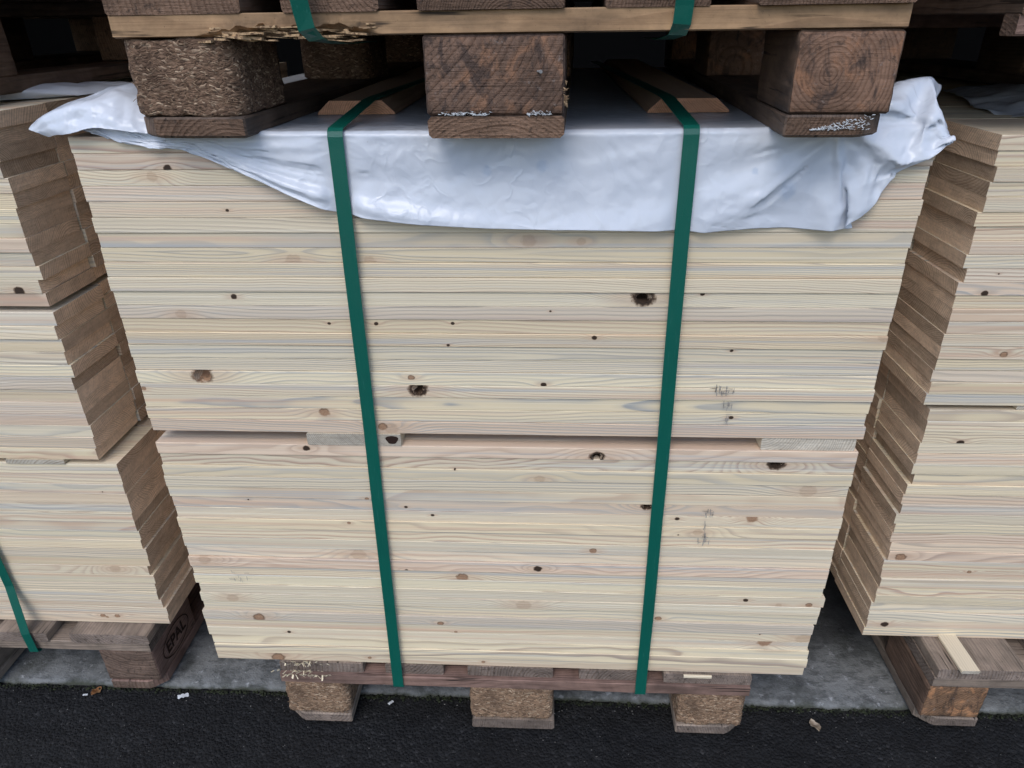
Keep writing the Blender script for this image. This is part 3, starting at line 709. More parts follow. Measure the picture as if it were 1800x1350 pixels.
# white mould and splinters
def fxm(r): return (r.choice((r.uniform(-.055, -.005), r.uniform(-.06, .0), r.uniform(.035, .06))), -0.0015, 0.0235 + abs(r.gauss(0, 0.0016))), (0, -1, 0), ((1, 0, 0), (0, 0, 1))
slivers('mould_fluff', up, 160, fxm, (0.001, 0.004), M['white_bit'], 91)
def fxm2(r):
    t = r.random(); return (0.325 + 0.06 * t, 0.0 - 0.001, 0.004 + 0.016 * t * r.random() + 0.004), (0, -1, 0), ((1, 0, 0), (0, 0, 1))
slivers('mould_fluff', up, 220, fxm2, (0.001, 0.004), M['white_bit'], 92)
def fxs(r): return (0.0735 + r.uniform(-.001, .002), 0.004 + r.uniform(0, .01), 0.03 + abs(r.gauss(0, 0.012))), (0.6, -0.8, 0), ((0.8, 0.2, 0), (0, 0, 1))
slivers('splinters', up, 30, fxs, (0.003, 0.009), M['splinter'], 93)

pallet('dark pallet on top of the left stack, seen from its right side', -1.075, 0.06, 1.034, 0.0, [D], D, [D], [(D, False)] * 3, bw=(0.1, 0.145, 0.1), seed=31) if False else None
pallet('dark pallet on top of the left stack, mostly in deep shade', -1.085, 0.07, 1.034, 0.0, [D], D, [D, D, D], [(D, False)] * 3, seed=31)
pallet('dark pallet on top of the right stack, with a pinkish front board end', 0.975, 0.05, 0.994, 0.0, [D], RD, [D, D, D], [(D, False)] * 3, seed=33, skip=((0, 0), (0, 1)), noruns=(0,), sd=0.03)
# loads on the upper pallets above the frame; side loads added to block light
G2 = 'bundles carried by the upper pallets'
bundle('bundle of planks carried by the pallet above the middle stack', G2, -0.49, 0.49, -0.03, 1.152, 1.55, 20, 0.14, 1, [], 41)
bundle('bundle of planks carried by the pallet above the left stack', G2, -1.60, -0.66, 0.09, 1.181, 1.58, 20, 0.14, 1, [], 42)
bundle('bundle of planks carried by the pallet above the right stack', G2, 0.62, 1.60, 0.09, 1.141, 1.54, 20, 0.14, 1, [], 43)

# stamp on the left pallet's right corner block (burnt oval with lettering)
rb = [c for c in lp.children if c.name.startswith('block') and c.location.x > .3 and c.location.y < .1][0]
def ringmesh(a, b, w, seg=40):
    v, f = [], []
    for k in range(seg):
        t = 2 * PI * k / seg
        for q in (0, w): v.append(((a - q) * math.cos(t), (b - q) * math.sin(t), 0))
    for k in range(seg):
        i, j = 2 * k, 2 * ((k + 1) % seg); f.append((i, j, j + 1, i + 1))
    return v, f
v, f = ringmesh(0.050, 0.029, 0.0026)
rm = mesh('stamp_ring', v, f, M['ink'])
st = put('stamp_ring', rm, (0, 0, 0), (0, 0, 0), lp)
st.location = (0.4018, 0.0745, 0.062); st.rotation_euler = (PI / 2, 0, PI / 2)
cu = bpy.data.curves.new('stamp_letters', 'FONT'); cu.body = 'EPAL'; cu.size = 0.036; cu.align_x = 'CENTER'; cu.align_y = 'CENTER'; cu.extrude = 0.0001; cu.offset = 0.0007
to = bpy.data.objects.new('tmp', cu); C.objects.link(to); bpy.context.view_layer.update()
tm = bpy.data.meshes.new_from_object(to.evaluated_get(bpy.context.evaluated_depsgraph_get())); bpy.data.objects.remove(to)
tm.materials.clear(); tm.materials.append(M['ink'])
so = put('stamp_letters', tm, (0.4016, 0.0745, 0.062), (PI / 2, 0, PI / 2), lp); so.scale = (0.92, 1, 1)

# ------------------------------------------------------------------ laths under the upper straps
def lath(x, y, z, label):
    L, w, h, c = 0.95, 0.104, 0.017, 0.017
    pf = [(-w / 2, 0), (w / 2, 0), (w / 2 - 0.001, 0.003), (w / 2 - c, h), (-w / 2 + c, h), (-w / 2 + 0.001, 0.003)]
    v = [(xx, p[0], p[1]) for xx in (0, L) for p in pf]
    f = [tuple(range(5, -1, -1))] + [tuple(range(6, 12))] + [(k, (k + 1) % 6, 6 + (k + 1) % 6, 6 + k) for k in range(6)]
    me = mesh('lath', v, f, M['lath'])
    bm = bmesh.new(); bm.from_mesh(me); bmesh.ops.recalc_face_normals(bm, faces=bm.faces); bm.to_mesh(me); bm.free()
    o = put('lath', me, (x, y, z), (0, 0, PI / 2))
    return tag(o, label, 'lath', 'laths under the straps')
lath(-0.189, 0.145, 1.0085, 'reddish wooden lath lying on the film under the left green strap')
lath(0.244, 0.135, 1.0085, 'reddish wooden lath lying on the film under the right green strap')

# ------------------------------------------------------------------ straps
def strap(path, w, label, group, t=0.0008, twist=None):
    """path: list of (x,y,z); the band's width runs along X"""
    v, f = [], []
    n_ = len(path)
    for i, p in enumerate(path):
        p = Vector(p)
        a = Vector(path[max(0, i - 1)]); b = Vector(path[min(n_ - 1, i + 1)])
        d = (b - a).normalized()
        nn = Vector((0, -d.z, d.y)).normalized()       # outward
        s = Vector((1, 0, 0)); s = (s - d * s.dot(d)).normalized()
        nn = d.cross(s).normalized()
        for (q, h) in ((-w / 2, 0), (w / 2, 0), (w / 2, t), (-w / 2, t)): v.append(p + s * q + nn * h)
    for i in range(n_ - 1):
        for k in range(4):
            a, b = i * 4 + k, i * 4 + (k + 1) % 4
            f.append((a, b, b + 4, a + 4))
    f.append((3, 2, 1, 0)); f.append(tuple((n_ - 1) * 4 + k for k in range(4)))
    me = mesh('strap', v, f, M['strap'])
    bm = bmesh.new(); bm.from_mesh(me); bmesh.ops.recalc_face_normals(bm, faces=bm.faces); bm.to_mesh(me); bm.free()
    o = put('strap', me)
    return tag(o, label, 'strap', group)
def lerp_path(ks, step=0.02):
    out = [Vector(ks[0])]
    for a, b in zip(ks[:-1], ks[1:]):
        a, b = Vector(a), Vector(b); m = max(1, int((b - a).length / step))
        for k in range(1, m + 1): out.append(a.lerp(b, k / m))
    return out
def wob(path, amp, seed):
    return [p + Vector((amp * mnoise.noise(Vector((seed, 0, p.z * 4))), 0, 0)) for p in path]
def main_strap(xt, xm, xb, xback, seed, label):
    ks = [(xback, 0.95, 1.0275), (xt + (xback - xt) * .16, 0.16, 1.0275), (xt + (xback - xt) * .12, 0.138, 1.0262), (xt, -0.003, 1.0105), (xt, -0.0075, 1.0075), (xt, -0.0092, 1.002), (xt, -0.0088, 0.99), (xt, -0.0078, 0.89), (xm, -0.0062, 0.6), (xb, -0.0105, 0.14), (xb, -0.0115, 0.101), (xb, -0.0095, 0.0985), (xb, 0.02, 0.0978), (xb, 0.17, 0.0978)]
    return strap(wob(lerp_path(ks), 0.0012, seed), 0.0178, label, 'green straps round the middle stack')
main_strap(-0.1765, -0.1795, -0.183, -0.115, 3, 'left green plastic strap running down the middle stack over the film')
main_strap(0.2235, 0.2275, 0.230, 0.17, 8, 'right green plastic strap running down the middle stack over the film')
def up_strap(x, seed, label, bend):
    ks = [(x - .002, -0.072, 1.35), (x - 0.001, -0.071, 1.15), (x, -0.0655, 1.128), (x + bend * .1, -0.0625, 1.112), (x + bend * .4, -0.052, 1.1025), (x + bend, 0.0, 1.0975), (x + bend * 1.6, 0.09, 1.097)]
    return strap(wob(lerp_path(ks, 0.01), 0.001, seed), 0.0178, label, 'green straps holding the load on the upper pallet')
up_strap(-0.178, 4, 'green strap folded under the splintered board of the upper pallet', 0.018)
up_strap(0.194, 6, 'green strap passing under the sound right half of the upper pallet board', -0.006)
ks = [(-0.90, 0.064, 1.026), (-0.892, 0.0655, 0.75), (-0.884, 0.0655, 0.235), (-0.868, 0.0405, 0.144), (-0.866, 0.0402, 0.101), (-0.866, 0.045, 0.0985), (-0.866, 0.15, 0.098)]
strap(lerp_path(ks), 0.0165, 'green plastic strap at the lower left, around the left stack and its pallet', 'strap of the left stack')

# ------------------------------------------------------------------ white film on the middle stack
def interp(tab, x):
    if x <= tab[0][0]: return tab[0][1]
    for (a, fa), (b, fb) in zip(tab[:-1], tab[1:]):
        if x <= b:
            t = (x - a) / (b - a); return fa + (fb - fa) * t
    return tab[-1][1]
DROP = [(-0.51, 0.006), (-0.47, 0.016), (-0.434, 0.026), (-0.363, 0.036), (-0.30, 0.060), (-0.189, 0.098), (-0.165, 0.101), (-0.086, 0.107), (0.0, 0.110), (0.19, 0.114), (0.215, 0.115), (0.245, 0.118), (0.285, 0.116), (0.305, 0.1155), (0.34, 0.117), (0.378, 0.121), (0.405, 0.1215), (0.423, 0.1185), (0.432, 0.108), (0.445, 0.082), (0.458, 0.058), (0.475, 0.030), (0.488, 0.014), (0.51, 0.006)]
def tri(t):
    t = t - math.floor(t); return abs(t * 2 - 1)
_cr = random.Random(77)
FOLDS = []
for k in range(16):
    a = _cr.uniform(0, PI); b = _cr.uniform(-.5, .5)
    fq = _cr.uniform(7, 30)
    FOLDS.append((Vector((math.cos(a), b, math.sin(a))) * fq, _cr.uniform(0, 1), 0.030 / fq * _cr.uniform(.5, 1), Vector((_cr.uniform(0, 50), _cr.uniform(0, 50), 0))))
def crumple(p, k=1.0):
    h = 0
    for (d, ph, a, o_) in FOLDS:
        mk = mnoise.noise(p * 9 + o_) * 2.2 - 0.15
        if mk <= 0: continue
        w = mnoise.noise(p * 14 + o_) * 0.6
        h += a * min(1, mk) * (0.5 - tri(d.dot(p) + ph + w))
    return h * k
FILM_N = (136, 30)
# resting shape of the film, in tenths of a millimetre, each number the step from the one before it
FILM_STEPS = [-5550,0,-1,0,1,0,0,40,92,86,86,-32,25,-14,5,8,-22,17,18,-10,17,22,-10,-14,20,9,15,16,7,-8,80,0,-1,0,1,0,-1,12,99,55,83,22,10,-15,-2,3,-4,-4,16,-8,-3,1,24,-9,13,16,-12,21,11,0,80,0,-1,
0,1,-1,-4,12,66,62,53,66,-3,-7,1,6,-4,-7,15,-18,13,0,12,-2,-13,4,-7,6,11,9,80,0,-1,0,0,1,-6,13,45,57,64,58,-3,2,8,-2,2,-2,4,-13,-1,2,18,-6,-8,0,-9,4,11,7,81,-1,-1,0,0,-3,-2,14,36,48,
40,35,45,-10,-4,-12,-1,16,22,3,-10,-1,-1,-3,-1,-2,-11,19,1,-8,80,-1,-1,0,1,-5,0,17,31,27,42,40,18,22,1,-11,-12,-10,0,23,13,-23,22,2,-8,-12,3,-2,15,8,80,-1,0,-1,-2,-2,1,17,25,9,27,29,
36,15,-17,11,-3,-7,10,-13,-3,17,-11,24,14,-18,10,6,-1,7,80,-1,0,-1,-1,-3,2,8,25,16,26,20,-13,5,3,29,5,-3,-1,5,5,-3,-1,5,24,2,-9,18,4,-4,80,0,-1,-1,-3,-2,3,8,22,20,18,2,-1,1,3,5,11,10,
14,6,4,1,-4,7,0,14,4,-4,13,6,80,0,-1,-2,-3,-1,4,6,24,16,0,21,-16,10,5,7,4,6,11,18,0,9,-5,-2,13,-1,13,-4,2,10,81,-1,-1,-2,-3,-1,5,2,24,6,-1,27,-10,10,-1,5,7,4,10,5,11,8,4,0,5,10,-2,6,
2,-3,80,-1,-1,-2,-3,-1,5,2,12,16,-6,28,-7,9,2,-5,6,10,8,11,3,8,9,1,4,13,-2,5,-4,4,80,-1,-1,-2,-5,1,5,2,4,8,10,9,9,-10,-3,14,4,5,16,9,6,11,3,5,3,4,9,3,1,-3,80,0,-1,-4,-5,-2,7,4,3,-1,
18,6,1,-16,6,9,9,9,11,17,2,5,10,6,4,4,9,-5,8,2,80,0,-1,-4,-9,-4,9,9,3,-3,-16,-3,21,-5,13,11,11,7,13,7,14,4,7,2,4,7,3,1,7,2,80,0,-1,-4,-8,-8,-7,32,4,-7,-18,-3,20,-2,7,12,8,12,9,13,10,
5,3,5,-1,5,7,9,-1,5,80,0,0,-3,-8,-3,-11,19,12,2,-14,-9,20,-11,3,25,-6,23,7,3,9,15,4,0,1,10,4,3,5,3,80,0,0,-2,-4,-1,-6,5,10,9,-15,-1,21,-20,1,9,11,23,3,4,9,9,6,5,0,14,2,2,4,4,81,0,0,
-1,-1,1,-3,10,4,1,-2,-1,-5,-7,5,4,14,8,11,4,12,14,-1,5,5,11,2,1,2,6,80,0,0,1,-1,1,-1,6,1,3,0,-5,4,-6,1,10,10,10,6,1,8,0,11,12,2,6,3,4,-1,-4,80,0,0,1,1,1,0,4,1,3,2,0,-2,-5,6,3,9,6,0,
8,12,1,3,17,1,-2,8,6,-3,1,80,0,0,1,0,-1,1,1,2,1,1,5,1,-4,5,3,7,2,8,6,8,3,2,11,-1,6,6,6,-1,0,80,0,0,0,0,0,0,0,0,0,0,5,4,0,0,8,3,2,10,-1,16,-3,5,2,4,7,-1,14,-5,-11,80,0,0,0,0,0,0,0,0,
0,0,1,2,3,-1,6,5,4,8,2,0,11,1,7,0,4,2,5,-4,3,81,0,0,0,0,0,0,0,0,0,0,0,0,2,2,3,3,6,8,-1,1,3,11,4,-3,1,10,4,-1,3,80,0,0,0,0,0,0,0,0,0,0,1,1,0,0,6,-1,10,1,2,6,-2,10,-2,8,1,3,7,1,-1,80,
0,0,0,0,0,0,0,0,0,0,1,1,1,1,0,2,6,4,-2,7,5,-3,12,3,5,1,5,3,-2,80,0,0,0,0,0,0,0,0,0,0,1,0,2,1,0,1,1,5,3,4,1,4,9,1,-1,12,2,4,-2,80,0,0,0,0,0,0,0,0,0,0,1,0,1,0,0,1,2,5,4,3,3,4,0,9,0,11,
2,-1,-1,80,0,0,0,0,0,0,0,0,0,0,1,0,0,0,2,-1,0,4,5,2,3,4,5,7,1,1,9,1,-1,80,0,0,0,0,0,0,0,0,0,0,1,0,-1,1,1,0,-1,3,-1,8,-1,5,8,0,9,1,11,-2,3,81,0,0,0,0,0,0,0,0,0,0,0,0,-1,0,0,-1,1,0,3,
5,-1,0,8,4,4,6,5,9,-1,80,0,0,0,0,0,0,0,0,0,0,0,0,-1,0,0,-1,0,0,-1,1,8,-2,9,3,-1,14,4,0,7,80,0,0,0,0,0,0,0,0,0,0,0,0,-1,0,0,0,-1,0,-1,1,7,-2,6,6,-3,16,4,-1,2,80,0,0,0,0,0,0,0,0,0,0,0,
0,-1,0,0,0,0,-1,0,1,3,0,1,9,-1,13,-1,10,-1,80,0,0,0,0,0,0,0,0,0,0,0,0,-1,0,0,0,0,-1,0,1,0,2,-1,11,-1,7,2,3,8,80,0,0,0,0,0,0,0,0,0,0,0,0,-1,0,0,0,0,0,-1,0,0,3,-2,10,0,1,7,-1,7,80,0,0,
0,0,0,0,0,0,0,0,0,0,0,0,0,-1,0,0,-1,0,0,2,-2,9,1,-1,8,-3,7,81,0,0,0,0,0,0,-1,1,-1,0,0,0,0,0,0,0,-1,0,-1,0,-1,3,-2,6,3,-1,6,-2,3,80,0,0,0,0,0,0,0,0,0,0,0,0,-1,0,0,0,-1,0,-1,0,-1,2,-2,
6,3,-1,5,-2,1,80,0,0,0,0,0,0,0,0,0,0,0,0,-1,0,1,-1,0,-1,-1,0,-1,2,-2,4,4,-1,4,-2,0,80,0,0,0,0,0,0,0,0,0,0,0,0,-1,1,0,0,-1,-1,-1,0,-1,2,-3,4,5,-2,4,-2,-1,80,0,0,0,0,0,0,0,0,0,0,0,0,0,
0,0,0,-1,-1,0,-1,-1,1,-2,4,4,-1,2,-2,0,80,0,0,0,0,0,0,0,0,0,0,0,0,0,0,0,0,-1,-1,0,-1,-1,1,-2,3,4,-1,1,-1,-1,80,0,0,0,0,1,0,0,-1,0,0,0,0,0,0,0,0,-1,0,-1,-1,-1,1,-2,3,4,-2,1,-2,-1,81,
0,0,0,0,0,0,0,0,0,0,0,-1,0,1,0,-1,-1,0,-1,-1,-1,0,-1,3,3,-1,0,-2,-1,80,0,0,0,0,0,0,0,0,0,0,0,0,0,0,0,-1,0,-1,-1,-1,0,0,-2,3,3,-2,0,-2,-1,80,0,0,0,0,0,0,0,0,0,0,0,0,0,0,0,0,-1,-1,-1,
0,-1,0,-2,2,4,-2,0,-2,-1,80,0,0,0,0,0,0,0,0,0,0,0,0,0,0,0,0,-1,-1,0,-1,-1,0,-1,0,4,-1,-1,-1,-2,80,0,0,0,0,0,0,0,0,0,0,0,0,0,0,0,0,-1,0,-1,-1,-1,0,-1,0,3,0,-1,-1,-2,80,0,0,0,0,0,0,0,
0,0,0,0,1,0,-1,0,0,-1,0,-1,-1,0,-1,-1,0,2,1,-1,-1,-2,81,0,0,0,-1,0,0,0,0,0,0,1,0,0,-1,0,0,-1,0,-1,0,-1,-1,-1,0,2,1,-2,-1,-1,80,0,-1,0,0,0,0,0,0,1,0,0,0,0,-1,0,0,-1,0,0,-1,-1,0,-1,-1,
1,2,-2,-1,-1,80,0,0,0,0,0,0,0,0,0,0,0,0,0,0,-1,0,0,-1,0,-1,-1,0,-1,-1,1,2,-1,-2,-1,80,0,0,0,0,0,0,0,0,0,0,0,0,0,0,0,-1,0,-1,0,-1,0,-1,-1,0,0,2,-1,-1,-2,80,0,0,0,0,0,0,0,0,0,0,0,0,0,
0,0,0,-1,0,-1,0,-1,-1,0,-1,0,2,-1,-1,-2,80,0,0,0,0,0,0,0,0,0,0,0,0,0,0,0,0,-1,0,-1,0,-1,0,-1,-1,0,2,-1,-1,-1,80,0,0,0,0,0,0,0,0,0,0,0,0,1,0,-1,0,0,-1,0,-1,0,-1,-1,0,0,1,-1,-1,-1,81,
0,0,0,0,0,0,0,0,0,0,0,0,0,0,-1,0,0,-1,0,-1,0,-1,0,-1,0,1,-1,-1,-1,80,0,0,0,0,0,0,0,0,0,0,0,0,0,0,-1,0,0,-1,0,0,-1,0,-1,-1,0,1,-1,-1,-1,80,0,0,0,0,0,0,0,0,0,0,0,0,0,0,0,-1,0,0,-1,0,-1,
0,-1,0,-1,1,0,-1,-1,80,0,0,0,0,0,0,0,0,0,0,0,0,0,0,0,0,-1,0,0,-1,0,-1,0,-1,0,0,0,-1,-1,80,0,0,0,0,0,0,0,0,0,0,0,0,1,-1,0,0,-1,0,0,-1,0,-1,0,0,-1,0,0,-1,0,80,0,0,0,0,0,0,0,0,0,0,0,0,
1,0,-1,0,-1,0,0,-1,0,0,-1,0,0,0,0,-1,-1,80,0,0,0,0,0,0,0,0,0,0,0,0,1,0,-1,0,-1,0,0,0,0,-1,0,-1,0,0,0,-1,-1,81,0,0,0,0,0,0,0,0,0,0,0,0,0,0,0,-1,0,0,-1,0,0,0,-1,0,-1,0,0,0,-1,80,0,0,0,
0,0,0,0,0,0,0,0,0,0,0,0,-1,0,0,0,-1,0,0,-1,0,0,0,-1,0,-1,80,0,0,0,0,0,0,0,0,0,0,0,0,0,0,0,-1,0,0,0,0,-1,0,0,0,-1,0,0,-1,0,80,0,0,0,0,0,0,0,0,0,0,0,0,0,0,0,-1,0,0,0,0,0,-1,0,0,0,0,-1,
0,-1,80,0,0,0,0,0,0,0,0,0,0,0,0,0,0,0,0,-1,0,0,0,0,0,-1,0,0,0,0,-1,0,80,0,0,0,0,0,0,0,0,0,0,0,0,0,0,0,0,0,0,-1,0,0,0,0,-1,0,0,0,0,-1,80,0,0,0,0,0,0,0,0,0,0,0,0,0,0,0,0,0,0,0,-1,0,0,
0,0,0,0,-1,0,0,81,0,0,0,0,0,0,0,0,0,0,0,0,-1,0,0,0,0,0,0,0,0,-1,0,0,0,0,0,0,-1,80,0,0,0,0,0,0,0,0,0,0,0,0,-1,0,0,0,0,0,0,0,0,0,0,0,0,-1,0,0,0,80,0,0,0,0,0,0,0,0,0,0,0,0,-1,1,-1,0,0,
0,0,0,0,0,0,0,0,0,0,0,0,80,0,0,0,0,0,0,0,0,0,0,0,0,-1,1,0,0,-1,0,0,0,0,0,0,0,0,0,0,0,0,80,0,0,0,0,0,0,0,0,0,0,0,0,-1,1,0,0,0,0,0,0,0,0,0,0,0,0,0,0,0,80,0,0,0,0,0,0,0,0,0,0,0,0,0,0,0,
0,0,0,0,0,0,0,0,0,0,0,0,0,0,81,0,0,0,0,0,0,0,0,0,0,-1,0,0,0,0,0,0,0,0,0,0,0,0,0,0,0,1,0,0,80,-1,1,0,0,-1,0,1,-1,1,-1,0,1,-1,0,0,0,0,0,0,0,0,1,0,0,0,0,0,0,0,80,0,0,0,0,-1,1,0,0,0,0,0,
0,-1,1,0,0,0,0,0,0,0,0,0,0,0,0,1,0,0,80,0,0,0,0,0,0,0,0,0,0,0,0,0,0,0,0,0,0,0,0,0,0,0,0,0,1,0,0,0,80,0,0,0,0,0,0,0,0,0,0,0,0,0,0,0,0,0,0,0,0,0,0,0,0,1,0,1,0,0,80,0,0,0,0,0,0,0,0,0,0,
0,0,0,0,0,0,0,0,0,0,1,0,0,0,0,1,0,0,0,80,0,0,0,0,0,0,0,0,0,0,0,0,0,0,0,0,0,0,0,1,0,0,0,0,1,0,0,1,0,80,0,0,0,0,0,0,0,0,0,0,0,0,0,0,0,1,0,0,0,0,0,0,0,1,0,0,1,0,0,81,0,0,0,0,0,0,0,-1,0,
0,0,0,0,0,1,0,0,0,0,0,0,1,0,0,0,1,0,0,1,80,0,0,0,0,0,0,0,0,0,0,-1,0,1,0,0,0,0,0,0,1,0,0,0,0,1,0,1,0,0,80,0,0,0,0,0,0,0,0,0,0,0,0,0,0,0,0,0,0,1,0,0,0,0,1,0,1,0,0,1,80,0,0,0,0,0,0,0,0,
0,0,0,0,0,0,0,0,0,1,0,0,0,0,1,0,0,1,0,1,0,80,0,0,0,0,0,0,0,0,0,0,0,0,0,0,1,-1,1,0,0,0,0,1,0,0,1,0,1,0,0,80,1,0,0,0,0,0,0,-1,0,0,0,0,0,0,1,0,0,0,0,1,0,0,0,1,0,0,1,0,1,81,0,0,0,0,0,0,
0,0,0,-1,0,0,0,1,0,0,0,0,1,0,0,0,1,0,0,1,0,1,0,80,0,0,0,0,0,0,0,0,0,0,0,0,-1,1,0,0,0,0,1,0,0,1,0,0,0,1,1,0,0,80,0,0,0,0,0,0,0,0,0,0,0,0,0,0,0,0,0,1,0,0,1,0,0,0,1,0,1,0,1,80,0,0,0,0,
0,0,0,0,0,0,0,0,0,0,0,0,0,1,0,1,0,0,1,0,0,1,0,1,0,80,0,0,0,0,0,0,0,0,0,0,0,0,0,0,0,0,1,0,1,0,0,1,0,0,0,1,1,0,0,80,0,0,0,0,0,0,0,0,0,0,0,0,0,0,0,1,0,0,1,0,1,0,0,0,0,1,1,0,1,80,0,0,0,
0,0,0,0,0,0,0,0,0,0,0,0,1,0,1,0,0,1,0,0,0,1,0,1,1,0,81,0,0,0,-1,0,0,0,0,0,0,0,0,1,0,0,0,1,0,0,1,0,1,-1,0,1,0,2,0,1,80,0,0,0,0,0,0,0,0,0,0,0,0,0,0,0,0,1,0,1,0,1,0,-1,1,0,1,1,0,1,80,0,
0,0,0,0,0,0,0,0,0,0,0,1,-1,0,1,0,0,1,0,1,-1,0,1,0,1,1,0,1,80,0,0,0,0,0,0,0,0,0,0,0,0,1,0,0,0,0,1,0,1,0,-1,0,1,0,1,1,0,1,80,0,0,0,0,0,0,0,0,0,0,0,0,1,0,0,0,1,0,0,1,0,-1,1,0,0,1,1,0,1,
80,0,0,0,0,0,0,0,0,0,0,0,0,1,0,0,1,0,0,1,0,-1,0,1,0,0,1,1,0,1,80,0,0,0,1,0,0,0,0,0,0,0,-1,2,0,0,0,0,1,0,0,-1,0,1,0,0,0,2,0,1,81,0,0,0,0,0,0,0,0,0,0,0,0,1,0,0,0,0,1,0,-1,0,1,0,-2,1,0,
2,1,1,80,0,0,0,0,0,0,0,0,0,0,0,0,1,0,1,0,0,0,0,-1,0,1,-3,1,-1,-1,4,2,1,80,0,0,0,0,0,0,0,0,0,0,0,0,2,0,0,0,0,0,-1,0,0,-1,-2,-2,-1,3,3,2,2,80,0,0,0,0,0,0,0,0,0,0,0,0,2,0,0,0,0,0,-1,0,
0,-5,-3,-1,2,3,4,2,1,80,0,0,0,0,0,0,0,0,0,0,0,1,1,0,1,-1,1,-2,0,0,-8,-4,0,2,2,4,4,2,2,80,0,0,0,0,0,0,0,0,0,0,1,0,1,1,0,-1,1,-2,0,-13,-3,0,2,2,4,4,4,2,2,80,0,0,0,0,0,0,0,0,0,0,1,1,1,
0,0,0,-2,0,-20,0,0,2,3,3,4,4,4,2,2,81,0,0,0,0,0,0,0,0,0,0,1,1,1,0,-1,0,-2,-24,0,0,2,3,4,3,4,4,4,2,2,80,0,0,0,0,0,0,0,0,0,0,1,2,1,-1,-1,-2,-28,0,1,1,4,3,4,4,3,3,3,2,2,80,0,0,0,0,0,0,
0,0,0,0,2,2,1,-2,-1,-34,2,-3,3,4,2,0,-1,-2,-2,12,3,3,7,80,0,0,0,0,0,0,0,0,0,0,4,0,1,-3,-31,-3,-2,-2,1,-1,-3,-4,0,-1,2,10,7,3,5,80,0,0,0,0,0,0,0,0,0,0,11,-5,0,-23,-10,-16,2,1,-1,-1,-2,
-4,-3,3,0,8,7,3,2,80,0,0,0,0,0,0,0,0,0,0,13,-24,8,-27,-21,-16,-19,-7,8,11,10,2,-3,-11,19,6,2,-7,-4,81,-6,-12,-12,2,41,-12,-1,3,-6,14,22,-41,-50,-7,0,-23,-18,8,-17,-10,-16,7,9,10,15,
3,7,3,5,80,-5,-7,-8,16,-7,-7,-20,20,-15,-7,23,16,-59,-34,1,-14,4,-33,4,-19,-9,-39,41,29,23,5,8,4,4,80,-4,-3,-29,-17,-1,6,-4,7,-5,-8,25,3,-54,-15,-19,-6,18,-28,-26,-2,-9,-38,-46,-15,
20,41,27,17,15,80,-3,-2,-19,-14,-11,1,0,4,0,-13,11,-12,-6,-23,-25,-18,-26,2,-10,-6,-9,-34,-38,-43,-38,-22,20,12,15,80,0,-8,-7,-8,-6,-6,2,-1,-12,-5,5,6,-12,-22,-25,-28,-12,-25,1,-12,
-15,-13,-31,-35,-36,-37,-39,-22,-24,80,1,-5,-2,-6,-4,-10,1,-6,-11,-3,16,6,-15,-18,-36,-21,-20,-11,-25,-9,1,-32,-33,-4,-22,-25,-36,-20,-20,80,-1,0,-1,-3,-4,-11,-4,-7,-11,8,14,6,-12,-18,
-34,-23,-19,-24,-6,-22,-21,0,-17,-25,-27,-16,-19,-10,-15,80,-1,1,0,-2,-3,-12,-11,-9,-4,12,11,5,-9,-22,-24,-25,-16,-22,-19,-7,-16,-22,-12,-3,-20,-17,-17,-11,-11,81,-2,1,0,-2,-4,-12,-18,
-10,6,10,4,-12,-14,4,-28,-14,-18,-16,-19,-14,-13,-6,-15,-15,-9,-8,-16,-7,-9,80,-1,-1,0,-1,-5,-14,-16,-10,7,8,-26,-8,11,3,-28,-9,-13,-16,-14,-15,-11,-17,-10,-1,-9,-6,-9,-7,-9,80,-1,-1,
-1,-2,-5,-15,-15,-8,7,-18,-8,-4,-3,-1,-10,-12,-6,-11,-11,-14,-13,-13,-12,-8,-2,3,-6,-7,-6,80,-1,-2,-1,-2,-6,-16,-14,-5,-8,-8,-7,-24,1,-5,-31,10,9,0,-19,-24,-21,-3,-31,11,8,-3,11,-7,
-1,80,-2,-2,-1,-3,-6,-17,-12,-4,-11,-18,-22,-31,-22,5,-4,-27,-11,-3,-31,-3,5,2,-3,-3,2,12,15,1,3,80,-2,-3,-2,-3,-8,-16,-9,-26,-23,-14,-28,-17,-22,-3,-8,-9,-9,-12,-15,-18,12,-6,-4,10,
-4,10,15,9,7,81,-3,-4,0,-3,-8,-13,-30,-53,-42,-30,-13,-6,15,0,-5,-7,-25,-15,-7,-5,-4,-4,-5,6,9,4,22,3,9,80,-1,-2,-2,1,-4,-14,-74,-64,-40,-34,-10,6,4,11,-3,-4,-20,-5,-10,-4,4,-1,-5,0,
-2,5,28,-3,4,80,-1,0,1,0,0,-67,-77,-54,-42,-35,-9,16,6,-11,-13,-3,15,-9,9,-5,6,3,-12,-8,8,-8,23,11,1,80,-1,0,0,1,0,-112,-70,-74,-28,-31,-10,29,5,-13,-1,9,-10,21,1,4,3,-5,-8,-4,6,-11,
11,6,-3,2600,-453,-339,-335,-288,-221,-230,-128,-119,-74,8,-67,-2,-15,-1,-26,2,-1,18,-14,-8,7,10,-20,22,-3,4,-4,-10,-9,2,-454,-340,-339,-281,-226,-230,-146,-65,-79,-54,-36,25,-58,-13,
-5,-15,-10,11,-16,-15,-6,14,6,-7,15,-17,13,-2,4,-3,-448,-343,-342,-279,-227,-226,-147,-116,-29,-57,-18,-46,3,-12,-22,-8,-6,-8,-1,-11,-15,-25,8,-25,11,-16,-1,4,5,-1,-448,-344,-338,-281,
